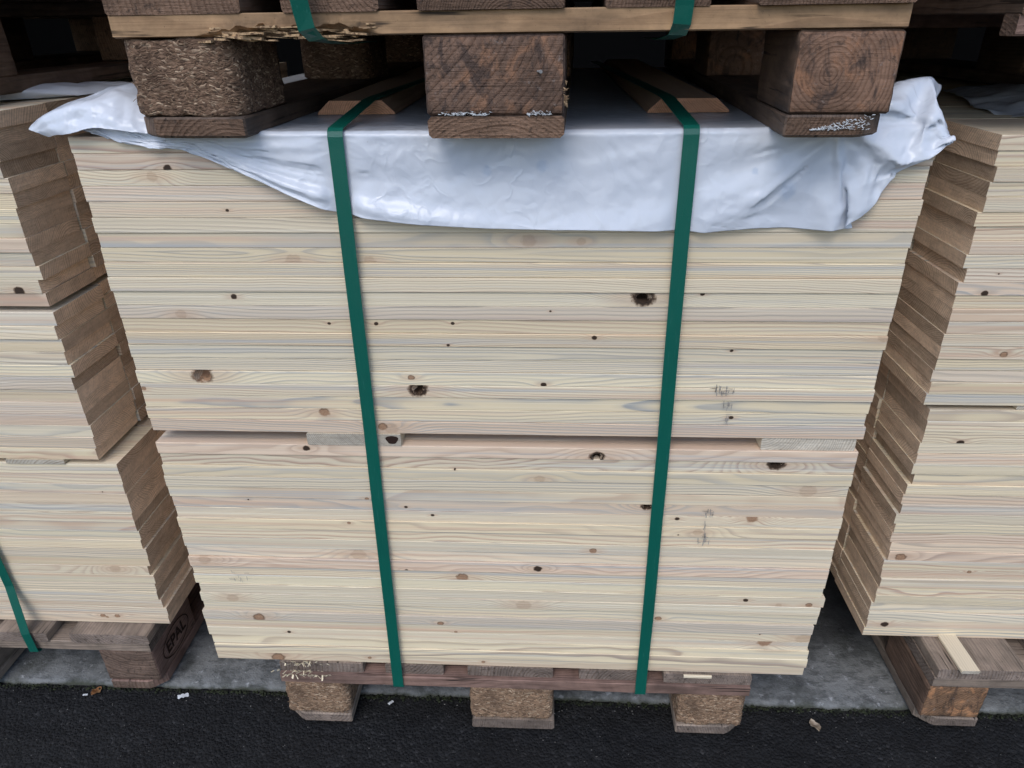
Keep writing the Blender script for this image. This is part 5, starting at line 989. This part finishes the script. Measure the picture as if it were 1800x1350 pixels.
-1,-1,0,0,1,1,3,-1,8,-37,-24,-49,-40,-46,-46,-47,-43,-45,-36,-47,-18,-37,-46,-28,-24,-5,-1,-3,0,0,-2,-1,0,0,2,2,-2,1,10,-35,-25,-51,-43,-48,-48,-50,-46,-46,-39,-49,-26,-34,-48,-31,-26,
-13,2,-3,1,1,-5,-2,0,0,2,2,-2,0,10,-37,-26,-52,-45,-51,-51,-51,-49,-49,-41,-52,-29,-33,-51,-35,-27,-18,-1,1,1,0,-6,-4,1,0,1,3,-2,0,10,-39,-27,-54,-48,-52,-54,-53,-52,-50,-45,-54,-32,
-34,-52,-39,-28,-20,-3,6,-1,-3,-4,-2,-1,1,1,1,1,-1,9,-37,-28,-55,-52,-53,-56,-56,-54,-53,-46,-57,-36,-34,-54,-43,-28,-23,1,4,0,-1,-6,-3,0,1,1,0,2,-1,8,-37,-28,-56,-56,-55,-58,-58,-56,
-55,-50,-58,-38,-36,-56,-46,-29,-25,2,0,-1,1,-5,-3,0,1,2,-1,2,0,8,-36,-29,-58,-59,-58,-60,-60,-57,-57,-53,-60,-41,-37,-58,-50,-30,-26,2,-2,0,0,-5,-2,0,0,1,0,1,1,6,-36,-30,-60,-62,-60,
-62,-62,-59,-60,-55,-62,-42,-40,-60,-53,-31,-27,-1,1,-2,0,-4,-1,0,0,1,-1,0,2,3,-35,-32,-63,-63,-63,-64,-64,-61,-62,-58,-63,-43,-43,-62,-57,-31,-28,-1,1,-1,1,-3,1,0,-2,2,-1,0,-1,4,-35,
-32,-66,-64,-65,-66,-65,-63,-63,-61,-65,-46,-43,-63,-60,-32,-28,2,-2,3,0,0,-1,3,-5,1,-1,2,-2,1,-33,-33,-66,-66,-66,-66,-66,-64,-64,-62,-66,-52,-41,-63,-60,-33,-30,0,0,0,1,-1,-2,5,-5,
2,-3,3,-3,2,-30,-33,-67,-67,-67,-67,-67,-65,-64,-64,-66,-58,-41,-60,-62,-33,-32,-3,1,1,0,-4,-3,5,-5,3,-3,2,0,5,-31,-34,-67,-67,-68,-67,-68,-66,-65,-65,-66,-61,-44,-57,-64,-33,-32,2,
-2,3,0,-6,-3,2,-3,2,-1,0,2,6,-34,-33,-68,-67,-68,-68,-68,-66,-66,-66,-67,-63,-47,-54,-65,-33,-33,2,-1,-2,0,-4,-4,1,-1,1,1,-1,2,4,-36,-34,-68,-68,-68,-68,-68,-67,-67,-66,-67,-65,-51,
-51,-67,-32,-34,-3,-1,-3,1,-3,-2,1,-1,1,0,0,2,4,-38,-34,-69,-68,-68,-69,-68,-67,-68,-67,-68,-66,-54,-49,-67,-33,-35,-1,-4,-1,0,1,-3,2,-1,0,0,1,0,5,-39,-34,-69,-68,-69,-69,-69,-67,-68,
-68,-68,-67,-58,-49,-67,-33,-34,-1,-5,-1,1,-1,1,-1,0,1,-1,2,0,4,-39,-35,-69,-68,-70,-69,-69,-68,-69,-68,-69,-68,-60,-49,-67,-33,-35,0,-6,0,1,0,0,0,2,-3,1,1,1,5,-41,-35,-69,-70,-69,-70,
-70,-68,-69,-69,-69,-69,-62,-51,-66,-34,-35,2,-8,0,2,0,-1,0,1,-1,3,-1,0,5,-44,-35,-69,-70,-70,-70,-70,-69,-69,-70,-69,-69,-65,-52,-66,-34,-35,-1,-7,0,1,0,-1,1,0,1,3,-2,3,3,-44,-36,-70,
-70,-70,-71,-70,-69,-71,-69,-70,-70,-66,-54,-65,-35,-35,1,-8,0,0,1,-1,1,1,0,2,-1,1,7,-44,-35,-71,-71,-70,-71,-71,-70,-70,-70,-70,-71,-68,-56,-64,-35,-36,2,-9,0,-1,2,0,-2,3,-2,3,-2,1,
6,-44,-36,-71,-71,-71,-71,-71,-70,-71,-70,-71,-70,-70,-57,-64,-36,-35,2,-10,-1,0,0,2,-1,-1,-1,3,-1,1,8,-46,-36,-71,-71,-72,-71,-71,-71,-71,-70,-71,-71,-70,-59,-64,-36,-36,0,-6,-3,0,
0,2,0,-2,-1,4,-1,-2,7,-46,-36,-71,-71,-71,-72,-71,-71,-72,-70,-71,-71,-71,-62,-63,-36,-36,-2,2,-4,0,-2,4,-5,4,-2,3,2,-8,7,-47,-36,-72,-71,-71,-72,-72,-71,-71,-71,-71,-72,-71,-63,-64,
-36,-35,-1,0,-1,1,0,-1,-2,4,0,-2,1,-5,8,-47,-36,-73,-72,-70,-72,-72,-72,-72,-70,-72,-72,-71,-65,-64,-36,-36,-1,-2,4,1,-3,0,0,3,-1,0,-3,-4,9,-50,-35,-73,-72,-71,-72,-72,-72,-72,-71,-72,
-72,-71,-66,-65,-36,-36,0,0,2,0,-1,1,-2,2,-3,4,-2,-6,10,-51,-35,-72,-72,-72,-72,-72,-73,-72,-71,-72,-72,-72,-67,-66,-35,-36,2,-1,-1,1,1,2,-3,1,-2,1,2,-7,10,-52,-36,-72,-72,-72,-72,-73,
-73,-72,-72,-72,-72,-72,-68,-66,-36,-36,1,-2,-1,2,-1,1,-1,-1,2,-3,3,-7,12,-53,-36,-72,-72,-72,-73,-73,-72,-73,-72,-72,-73,-72,-69,-67,-36,-36,-2,1,-3,3,-1,-3,3,-2,3,-2,-3,-2,12,-53,
-37,-71,-73,-73,-73,-73,-73,-72,-73,-72,-73,-73,-69,-68,-36,-36,0,1,0,0,-2,0,1,-3,3,0,-1,-3,10,-55,-36,-72,-73,-73,-73,-74,-73,-72,-73,-73,-73,-73,-70,-68,-36,-37,0,-2,5,-4,3,-3,1,-4,
6,0,-2,-4,13,-54,-35,-73,-74,-73,-73,-74,-73,-73,-73,-73,-73,-73,-71,-69,-36,-36,1,-2,2,-3,3,-3,4,-5,6,-4,0,-5,15,-54,-34,-74,-74,-73,-74,-73,-73,-74,-73,-73,-73,-73,-72,-70,-35,-36,
0,1,-3,1,0,0,1,-1,1,-4,4,-7,15,-54,-36,-74,-73,-74,-74,-73,-74,-73,-73,-73,-73,-74,-72,-70,-36,-36,-3,2,0,-1,2,-1,1,-1,-1,0,1,-6,13,-54,-34,-73,-74,-74,-74,-73,-74,-73,-74,-73,-73,-74,
-72,-71,-36,-36,0,1,2,0,-1,-2,3,-3,2,1,0,-6,9,-51,-33,-74,-74,-74,-74,-73,-74,-74,-73,-73,-74,-73,-73,-72,-36,-36,2,1,0,1,-2,-2,2,0,2,-3,2,-7,9,-50,-34,-74,-74,-74,-74,-74,-74,-73,-74,
-73,-74,-74,-72,-72,-36,-36,0,-3,4,-1,-2,3,0,-2,2,-3,1,-5,9,-48,-36,-74,-74,-74,-74,-74,-74,-73,-74,-74,-73,-74,-73,-72,-36,-36,1,-4,2,-1,2,0,0,1,-1,-2,0,-3,7,-49,-34,-74,-75,-74,-74,
-74,-74,-74,-73,-74,-74,-74,-73,-72,-36,-36,2,-3,1,-1,1,-1,-1,3,-2,-1,3,-5,3,-50,-35,-74,-74,-74,-74,-74,-75,-74,-73,-74,-74,-74,-74,-72,-36,-36,-3,-5,4,-2,0,-1,-1,2,-2,0,4,-4,4,-48,
-36,-74,-75,-74,-74,-74,-75,-74,-74,-74,-74,-74,-73,-72,-36,-36,-2,-6,3,-2,0,-1,0,0,0,1,1,0,7,-48,-35,-75,-74,-75,-74,-74,-75,-74,-74,-74,-74,-74,-74,-72,-36,-36,0,-6,0,0,1,-2,1,1,-1,
2,-1,1,7,-45,-36,-75,-74,-75,-74,-74,-75,-74,-74,-75,-75,-74,-73,-72,-36,-36,3,-9,-1,0,1,0,-1,1,0,2,1,-1,5,-43,-37,-74,-75,-75,-74,-74,-75,-74,-75,-74,-75,-74,-73,-72,-36,-37,2,-12,
0,0,2,0,-1,-1,1,1,2,2,2,-42,-38,-74,-75,-75,-74,-74,-75,-75,-74,-75,-75,-74,-73,-72,-37,-36,-3,-9,0,1,1,-1,1,-1,0,2,-1,1,4,-43,-38,-74,-75,-75,-74,-75,-75,-74,-75,-75,-75,-74,-73,-72,
-37,-36,2,-10,0,0,-1,0,2,0,-1,1,1,0,5,-43,-38,-75,-74,-75,-74,-75,-75,-75,-75,-75,-75,-74,-72,-73,-37,-37,0,-10,1,-1,0,0,0,2,-2,0,2,0,5,-43,-38,-75,-75,-74,-75,-75,-75,-75,-75,-75,-75,
-74,-72,-73,-37,-37,-3,-7,1,-2,0,1,0,2,-2,0,0,2,6,-44,-37,-75,-75,-75,-75,-75,-75,-75,-76,-75,-75,-74,-72,-73,-37,-37,-1,-6,1,-2,1,0,-1,2,-1,0,-1,3,5,-44,-38,-75,-75,-74,-76,-75,-75,
-76,-75,-75,-75,-73,-73,-74,-37,-37,2,-9,0,0,1,1,-2,2,-1,0,0,2,6,-44,-38,-75,-75,-75,-75,-76,-75,-76,-75,-76,-75,-72,-73,-74,-38,-37,2,-11,0,0,0,2,-1,0,0,-1,1,2,6,-43,-38,-76,-74,-76,
-75,-76,-75,-76,-75,-76,-75,-72,-73,-75,-37,-38,-3,-8,1,0,0,0,-1,0,0,1,0,2,6,-46,-37,-76,-75,-75,-76,-76,-75,-76,-76,-75,-74,-73,-73,-76,-37,-38,-1,-6,0,0,0,0,-1,0,0,1,1,1,7,-47,-37,
-76,-75,-76,-75,-76,-76,-76,-76,-75,-74,-72,-75,-75,-38,-37,1,-5,0,1,-2,-2,0,0,0,1,2,1,4,-45,-37,-76,-76,-75,-76,-76,-76,-76,-76,-75,-73,-73,-75,-76,-37,-38,2,-2,1,1,-6,-4,0,0,1,0,1,
2,5,-41,-38,-76,-76,-76,-76,-76,-76,-76,-77,-75,-73,-73,-75,-76,-38,-38,-1,-2,2,0,-5,-3,1,-1,2,-1,1,2,6,-40,-39,-76,-76,-76,-76,-77,-76,-77,-76,-75,-73,-73,-76,-76,-39,-38,-1,0,1,-1,
-2,-1,1,-1,1,0,0,1,3,-41,-38,-77,-76,-77,-77,-76,-77,-77,-76,-74,-73,-74,-77,-76,-39,-38,0,2,-3,2,0,-3,3,0,3,-2,1,-2,-1,-40,-39,-77,-77,-77,-77,-77,-77,-77,-77,-74,-73,-76,-77,-77,-38,
-39,-2,3,-1,0,0,0,0,0,5,-5,2,-2,0,-36,-39,-78,-77,-78,-78,-77,-77,-78,-76,-75,-74,-77,-77,-77,-39,-38,1,3,0,-2,-4,0,-1,0,3,-4,2,0,5,-37,-40,-78,-77,-78,-78,-78,-78,-78,-76,-74,-76,-78,
-77,-78,-38,-39,3,-1,-1,0,-5,-2,0,1,1,-1,1,-1,7,-42,-39,-78,-78,-78,-78,-78,-79,-77,-76,-74,-78,-79,-77,-77,-39,-38,-1,0,0,1,-8,-2,1,0,0,1,1,-1,8,-42,-38,-77,-78,-78,-78,-78,-78,-77,
-74,-75,-78,-78,-77,-76,-39,-38,0,-1,1,2,-9,-2,0,1,0,1,1,0,8,-40,-39,-76,-78,-77,-77,-78,-78,-76,-73,-76,-78,-77,-77,-75,-39,-38,1,0,0,1,-9,-1,-1,0,2,1,0,0,12,-43,-38,-75,-78,-77,-76,
-78,-77,-75,-73,-77,-78,-75,-77,-75,-38,-38,2,-3,2,-1,-8,-1,-1,0,2,2,-1,0,14,-45,-38,-76,-77,-76,-76,-77,-76,-73,-75,-77,-77,-75,-76,-75,-38,-38,1,-3,0,-3,-4,-3,1,0,2,1,0,-1,13,-46,
-39,-74,-77,-76,-75,-77,-75,-72,-77,-77,-75,-75,-74,-76,-37,-38,-2,-2,1,-3,-4,-1,0,-1,3,-1,0,1,14,-48,-39,-74,-76,-75,-76,-76,-73,-74,-77,-76,-72,-76,-73,-76,-38,-38,-1,-4,1,-1,-2,-3,
3,-1,3,-2,0,0,18,-50,-38,-74,-76,-74,-77,-74,-72,-76,-77,-71,-75,-73,-73,-77,-38,-38,1,-3,1,-1,1,-3,3,-2,5,-3,1,-5,19,-51,-38,-74,-75,-74,-77,-73,-73,-77,-74,-72,-72,-72,-76,-78,-38,
-38,0,-1,-2,1,1,0,-1,-3,5,-4,1,-4,20,-52,-38,-74,-74,-75,-76,-72,-76,-76,-68,-71,-74,-76,-76,-78,-38,-39,-2,2,-4,1,2,2,-3,-3,3,0,-2,-3,21,-54,-38,-75,-72,-77,-73,-74,-78,-64,-71,-75,
-75,-77,-77,-78,-39,-38,0,0,1,1,-1,-2,2,-3,1,3,-1,-7,24,-55,-37,-75,-73,-76,-72,-77,-59,-73,-75,-76,-77,-78,-77,-78,-39,-39,-2,0,3,3,-1,-4,2,-4,0,3,1,-8,28,-55,-35,-76,-73,-73,-76,-53,
-75,-76,-77,-77,-78,-78,-78,-78,-39,-39,2,0,-1,2,-1,3,-3,-1,0,1,0,-7,27,-57,-33,-74,-76,-72,-50,-76,-77,-77,-78,-79,-78,-79,-79,-78,-39,-40,1,-1,-2,0,2,-1,2,0,0,-1,-2,-7,28,-58,-34,
-72,-74,-45,-78,-77,-78,-79,-79,-79,-79,-79,-79,-78,-40,-39,-4,4,0,-2,0,0,1,3,-2,-2,1,-9,31,-59,-35,-72,-38,-80,-76,-79,-80,-79,-80,-79,-79,-79,-78,-80,-40,-39,2,4,3,-3,0,4,-5,6,-5,
1,3,-17,34,-58,-31,-36,-77,-77,-80,-80,-81,-80,-81,-79,-76,-79,-80,-80,-40,-40,6,4,5,6,3,4,-2,6,-5,4,-1,-40,40,-51,10,-77,-66,-82,-83,-82,-82,-82,-80,-81,-79,-83,-74,-81,-41,-41,9,9,
10,16,9,7,1,5,1,2,-3,-72,5,20,-15,-43,-81,-83,-84,-85,-85,-85,-86,-85,-84,-82,-85,-82,-42,-43,11,-17,1,6,-4,2,3,1,-6,7,0,2,-38,-18,55,-42,-72,-87,-79,-84,-78,-85,-90,-89,-90,-84,-89,
-90,-44,-44,9,-4,-9,-12,24,35,-12,23,0,-5,-26,42,-44,-52,30,-31,-81,-69,-87,-87,-88,-78,-76,-84,-90,-90,-95,-95,-46,-46,13,-4,-13,46,35,29,5,15,-5,-4,6,-43,-10,-34,-44,-27,-62,-77,-84,
-82,-93,-92,-86,-72,-95,-93,-91,-91,-46,-46,13,4,-16,44,33,24,31,17,0,-7,13,-18,-6,-85,-47,-73,-18,-97,-80,-74,-82,-96,-96,-90,-87,-94,-99,-94,-47,-47,9,-5,26,19,30,35,53,14,5,12,4,
-29,-20,-87,-46,-75,-47,-52,-95,-71,-79,-83,-86,-95,-92,-96,-94,-94,-44,-42,12,-3,21,20,34,48,72,11,14,12,-3,-57,-15,-90,-36,-85,-32,-75,-45,-87,-75,-64,-81,-87,-85,-92,-94,-86,-42,
-42,7,11,6,25,38,53,80,24,21,11,-36,-51,-29,-86,-31,-78,-41,-40,-79,-47,-76,-78,-58,-62,-82,-84,-88,-83,-39,-40,5,13,7,29,42,47,76,56,27,-3,-60,-49,-45,-78,-35,-69,-46,-16,-65,-67,-48,
-63,-73,-61,-47,-70,-83,-79,-36,-36,2,14,13,33,41,40,79,87,30,-38,-53,-80,-54,-79,-23,-44,-44,-13,-56,-64,-58,-53,-49,-62,-66,-49,-38,-69,-33,-33,0,17,20,37,40,44,85,79,36,-51,-68,-103,
-53,-55,-22,-44,-49,6,-44,-57,-56,-44,-57,-53,-44,-60,-29,-29,-28,-28,-4,24,29,39,40,48,90,74,32,-59,-101,-95,-48,-66,-21,-22,-25,-26,-16,-51,-50,-49,-48,-41,-44,-49,-41,-24,-21,-20,
0,31,34,41,43,49,91,73,23,-90,-94,-85,-20,-49,-17,-15,-39,-41,-35,-36,-34,-32,-42,-19,-49,-51,-39,-44,-15,-21,3,37,39,44,45,48,95,59,13,-89,-68,-70,-14,-43,-24,-39,-15,-42,-42,-18,-38,
-41,-28,-45,-49,-36,-51,-37,-21,-17,-2,47,46,48,46,53,93,48,-39,-48,-42,-48,-29,-43,-20,-40,-43,-44,-42,-39,-32,-32,-40,-43,-32,-41,-15,-39,-19,-19,-5,59,53,52,48,49,64,21,-73,-49,-46,
-41,-21,-28,-18,-37,-37,-32,-40,-29,-34,-35,-40,-42,-36,-29,-19,-6,12,-19,-8,63,59,73,46,43,64,-70,-77,-49,-48,-38,-16,-32,-11,-34,-33,-29,-21,-25,-33,-24,-35,-16,-5,-22,-21,-22,15,
6,-8,54,70,82,64,31,-21,-72,-73,-52,-47,-38,-9,-31,-18,-34,-31,-8,-28,-10,-26,6,-28,16,-1,-37,12,-28,-9,5,-2,54,62,80,60,32,-78,-70,-77,-48,-46,-38,1,-31,-17,-23,-13,-34,10,-18,5,-17,
26,10,-6,-40,12,2,-6,-15,]
def _undelta(a, m):
    out = []
    n_ = len(a) // 3
    for c in range(3):
        ch = a[c * n_:(c + 1) * n_]; res = [0] * n_
        for i in range(n_):
            if i % m == 0: res[i] = ch[i] + (res[i - m] if i else 0)
            else: res[i] = ch[i] + res[i - 1]
        out.append(res)
    return out
_x, _y, _z = _undelta(FILM_STEPS, FILM_N[1])
vs = []
for x, y, z in zip(_x, _y, _z):
    x, y, z = x * 1e-4, y * 1e-4, z * 1e-4
    dsp = min(abs(x + 0.179), abs(x - 0.225))        # pressed flat under the straps
    if z < 1.003 and y < 0.002 and dsp < 0.022:
        t = max(0, min(1, (0.022 - dsp) / 0.011)); y = y * (1 - t) + max(y, -0.0035) * t
    vs.append((x, y, z))
M_ = FILM_N[1]
# the film carries on over the rest of the stack, lying flat
BACK = (1.05, 0.6, 0.4, 0.3)
vs2 = []
for i in range(FILM_N[0] + 1):
    e = vs[i * M_]
    for yb in BACK: vs2.append((max(-0.53, min(0.52, e[0])), yb, 1.0068 + 0.001 * mnoise.noise(Vector((e[0] * 20, yb * 9, 0)))))
    vs2 += vs[i * M_:(i + 1) * M_]
M_ += len(BACK); vs = vs2
fs = [(i * M_ + j, i * M_ + j + 1, (i + 1) * M_ + j + 1, (i + 1) * M_ + j) for i in range(FILM_N[0]) for j in range(M_ - 1)]
o = put('plastic_film', mesh('plastic_film', vs, fs, M['film'], True))
tag(o, 'crumpled white plastic film draped over the top front of the middle stack', 'plastic film')
ss = o.modifiers.new('smooth', 'SUBSURF'); ss.levels = 2; ss.render_levels = 2
bpy.context.view_layer.update()
fm = bpy.data.meshes.new_from_object(o.evaluated_get(bpy.context.evaluated_depsgraph_get()))
o.modifiers.clear(); o.data = fm; fm.name = 'plastic_film'
nrm = [v.normal.copy() for v in fm.vertices]
for v, nn in zip(fm.vertices, nrm):
    p = v.co
    if p.y > 0.25: continue
    dsp = min(abs(p.x + 0.179), abs(p.x - 0.225))
    k = min(1.0, max(0.0, (dsp - 0.010) / 0.02))
    mid = 1 - 0.7 * math.exp(-((p.x - 0.02) / 0.12) ** 2)
    end_ = 1 + 0.5 * max(0, min(1, (abs(p.x) - 0.3) / 0.1))
    if p.y > 0.0 and abs(p.x) < 0.4: k *= 0.45
    if nn.y > 0 and nn.z < 0.3: nn = -nn
    if nn.z < -0.2: nn = -nn
    c_ = crumple(p * 1.15 + Vector((4, 0, 0)), 0.8) * mid * end_
    c2 = crumple(p * 3.1, 0.22) * end_
    # short pinch wrinkles where the strap bites
    if dsp < 0.055 and p.z < 1.003: c2 += 0.0011 * math.sin((p.z + 0.25 * dsp) * 900 + 3 * mnoise.noise(p * 60)) * math.exp(-(dsp / 0.016) ** 2) * math.exp(-((p.z - 0.992) / 0.02) ** 2) * 1.2
    v.co = p + nn * ((c_ + c2 + 0.0004) * k)
    # the free right corner hangs a little wider
    if p.z < 1.0: v.co.x += 0.022 * max(0, min(1, (p.x - 0.33) / 0.07)) * max(0, min(1, (1.0 - p.z) / 0.08)) * (1 if p.x < .42 else max(0, 1 - (p.x - .42) / .05))
for p in fm.polygons: p.use_smooth = True
FILM = o
sm = o.modifiers.new('thickness', 'SOLIDIFY'); sm.thickness = 0.0003

def patch(name, P, label, nu=60, nv=40, amp=0.003, mat='film', seed=0, group=None, parent=None):
    """bicubic-like film patch through a grid of control points, crumpled"""
    R_, K_ = len(P), len(P[0])
    def cr(p0, p1, p2, p3, t): return 0.5 * ((2 * p1) + (-p0 + p2) * t + (2 * p0 - 5 * p1 + 4 * p2 - p3) * t * t + (-p0 + 3 * p1 - 3 * p2 + p3) * t ** 3)
    def ev(row, t):
        m = len(row) - 1; s = min(t * m, m - 1e-6); k = int(s); u = s - k
        g = lambda q: row[max(0, min(m, q))]
        return cr(g(k - 1), g(k), g(k + 1), g(k + 2), u)
    PV = [[Vector(c) for c in r] for r in P]
    v = []
    for j in range(nv + 1):
        cols = [ev([PV[r][c] for r in range(R_)], j / nv) for c in range(K_)]
        for i in range(nu + 1):
            p = ev(cols, i / nu)
            q = Vector((p.x * 28 + seed, p.y * 28, p.z * 28))
            p = p + Vector((0.2, -0.8, 0.6)) * (crumple(p * (1.9 if seed == 11 else 1.0) + Vector((seed, 0, 0)), 1.25 if seed == 11 else 1.1) + (crumple(p * 4.5, 0.35) if seed == 11 else 0))
            p = p + Vector((mnoise.noise(q), mnoise.noise(q + Vector((7, 0, 0))), mnoise.noise(q + Vector((0, 7, 0))))) * amp
            v.append(p)
    f = [(j * (nu + 1) + i, j * (nu + 1) + i + 1, (j + 1) * (nu + 1) + i + 1, (j + 1) * (nu + 1) + i) for j in range(nv) for i in range(nu)]
    ob = put(name, mesh(name, v, f, M[mat], True))
    if parent is not None: ob.parent = parent
    elif label: tag(ob, label, 'plastic film', group)
    m = ob.modifiers.new('thickness', 'SOLIDIFY'); m.thickness = 0.0004
    return ob
patch('corner_flap', [
 [(-0.396, 0.16, 1.030), (-0.43, 0.17, 1.046), (-0.47, 0.17, 1.040), (-0.51, 0.17, 1.030), (-0.545, 0.16, 1.026)],
 [(-0.396, 0.08, 1.040), (-0.43, 0.07, 1.056), (-0.475, 0.07, 1.048), (-0.515, 0.06, 1.034), (-0.552, 0.06, 1.020)],
 [(-0.397, 0.02, 1.032), (-0.43, 0.01, 1.044), (-0.47, 0.00, 1.040), (-0.512, 0.00, 1.028), (-0.545, 0.01, 1.012)],
 [(-0.396, -0.004, 1.018), (-0.43, -0.010, 1.027), (-0.465, -0.012, 1.024), (-0.500, -0.012, 1.016), (-0.530, -0.002, 1.008)],
 [(-0.385, -0.010, 1.008), (-0.43, -0.016, 1.013), (-0.462, -0.018, 1.013), (-0.492, -0.014, 1.008), (-0.514, -0.006, 1.004)]],
 None, nu=110, nv=80, seed=11, amp=0.0035, parent=FILM)
patch('plastic_film', [
 [(-0.60, 0.40, 1.030), (-0.66, 0.40, 1.034), (-0.74, 0.40, 1.034), (-0.9, 0.40, 1.034)],
 [(-0.625, 0.30, 1.027), (-0.67, 0.28, 1.040), (-0.76, 0.24, 1.040), (-0.9, 0.2, 1.040)],
 [(-0.640, 0.27, 1.024), (-0.69, 0.22, 1.036), (-0.77, 0.17, 1.034), (-0.9, 0.12, 1.034)],
 [(-0.645, 0.28, 1.023), (-0.70, 0.22, 1.024), (-0.78, 0.17, 1.024), (-0.9, 0.12, 1.024)]],
 'rolled white film edge lying on top of the left stack', seed=5, amp=0.002)
patch('plastic_film', [
 [(0.80, 0.62, 0.990), (0.87, 0.60, 0.998), (0.98, 0.55, 0.998), (1.2, 0.5, 0.998)],
 [(0.76, 0.48, 0.990), (0.83, 0.42, 1.008), (0.94, 0.35, 1.006), (1.2, 0.3, 1.005)],
 [(0.72, 0.36, 0.988), (0.78, 0.27, 0.994), (0.90, 0.22, 1.000), (1.2, 0.18, 1.0)],
 [(0.71, 0.28, 0.987), (0.75, 0.19, 0.989), (0.86, 0.13, 0.990), (1.2, 0.1, 0.99)]],
 'creased white film lying on top of the right stack', seed=8, amp=0.006)

# ------------------------------------------------------------------ shavings, grit, leaves
def scatter(name, n_, fn, mat, label, cat, seed, kind='stuff'):
    rnd = random.Random(seed); v, f = [], []
    for k in range(n_):
        c, s, flat = fn(rnd)
        c = Vector(c); i0 = len(v)
        rot = Matrix.Rotation(rnd.uniform(0, 2 * PI), 3, 'Z') @ Matrix.Rotation(rnd.uniform(-.5, .5), 3, 'X')
        for p in ((1, 0, 0), (0, 1, 0), (-1, 0, 0), (0, -1, 0), (0, 0, 1), (0, 0, -1)):
            q = Vector(p) * s * rnd.uniform(0.6, 1.2); q.z *= flat
            v.append(c + rot @ q)
        f += [tuple(i0 + a for a in t) for t in ((0, 1, 4), (1, 2, 4), (2, 3, 4), (3, 0, 4), (1, 0, 5), (2, 1, 5), (3, 2, 5), (0, 3, 5))]
    o = put(name, mesh(name, v, f, mat)); o['kind'] = kind
    o['label'] = label; o['category'] = cat
    return o
def ground_pt(r, y0=-0.26, y1=0.055):
    x = r.uniform(-1.15, 1.2); y = r.uniform(y0, y1); return x, y, gz(x, y)
def f1(r):
    x, y, z = ground_pt(r); s = r.uniform(.0006, .0020); return (x, y, z + s * .1), s, 0.7
scatter('gravel', 9000, f1, M['asphalt'], 'dark stone grains of the asphalt surface', 'gravel', 51)
def f2(r):
    x, y, z = ground_pt(r); 
    if r.random() < .4: y = 0.055 - abs(r.gauss(0, 0.012)); z = gz(x, y)
    s = r.uniform(.0004, .0011); return (x, y, z + s * .4), s, 0.6
scatter('grit', 900, f2, M['grit'], 'light grit and crumbs strewn over the dark asphalt along the kerb', 'grit', 52)
def f3(r):
    x = r.uniform(-1.1, 1.15); y = 0.0565 - abs(r.gauss(0, 0.004)); s = r.uniform(.0015, .004); return (x, y, GZ + r.uniform(-.001, .004)), s, 0.7
scatter('moss', 1500, f3, M['moss'], 'dark green moss and dirt along the foot of the concrete edge', 'moss', 53)
# curled shavings on the left end of the middle pallet
v, f = [], []; rnd = random.Random(61)
for k in range(95):
    x = rnd.gauss(-0.348, 0.020); y = -0.004 + rnd.uniform(-0.004, 0.002)
    lev = rnd.choice((0.1452, 0.1335, 0.124))
    c = Vector((x, y if lev > .14 else -0.0115 - rnd.uniform(0, .002) , lev)); L = rnd.uniform(.003, .010); w = rnd.uniform(.0006, .0014)
    a = rnd.uniform(0, 2 * PI); d = Vector((math.cos(a), -abs(math.sin(a)) * .4, rnd.uniform(-.6, .8))).normalized(); s = d.cross(Vector((0, 1, .3))).normalized()
    i0 = len(v); cur = rnd.uniform(-.5, .5)
    for q in range(4):
        t = q / 3; p = c + d * L * t + Vector((0, -1, 1)) * cur * L * (t - t * t)
        v += [p - s * w, p + s * w]
    for q in range(3): b = i0 + q * 2; f.append((b, b + 2, b + 3, b + 1))
o = put('wood_shavings', mesh('wood_shavings', v, f, M['sawdust'])); tag(o, 'small heap of pale wood shavings on the left deck board of the middle pallet', 'shavings', kind='stuff')

def leaf(x, y, s, rz, mat, label, name='leaf', cat='leaf', flat=False):
    v, f = [], []
    n_ = 8
    for i in range(n_ + 1):
        t = i / n_; w = (math.sin(PI * t) ** 0.7) * 0.33 if not flat else 0.2 + .03 * math.sin(i * 2.1)
        for k, u in enumerate((-1, -.4, .4, 1)):
            v.append(((t - .5) * s, u * w * s * (1 + .2 * math.sin(i * 2 + u)), s * (0.10 * u * u + 0.08 * math.sin(t * 7) + .02) if not flat else s * .05 + s * .04 * math.sin(t * 5)))
    for i in range(n_):
        for k in range(3): a = i * 4 + k; f.append((a, a + 1, a + 5, a + 4))
    o = put(name, mesh(name, v, f, M[mat]), (x, y, GZ + 0.003), (0.1, 0.1, rz))
    o.modifiers.new('t', 'SOLIDIFY').thickness = 0.0005
    return tag(o, label, cat)
leaf(-0.783, 0.044, 0.022, 1.2, 'leaf', 'rust brown dry leaf at the kerb by the left pallet')
leaf(0.549, 0.020, 0.026, 1.8, 'leaf2', 'pale withered leaf on the asphalt between the middle and right pallets')
leaf(-0.612, 0.040, 0.019, 0.5, 'white_bit', 'white plastic chip on the asphalt between the left and middle pallets', 'plastic_chip', 'litter', True)
leaf(-0.217, 0.040, 0.011, 0.9, 'white_bit', 'tiny white crumb beside the left block of the middle pallet', 'plastic_chip', 'litter', True)
leaf(-0.80, 0.036, 0.008, 0.3, 'white_bit', 'tiny bluish white crumb next to the rust brown leaf', 'plastic_chip', 'litter', True)
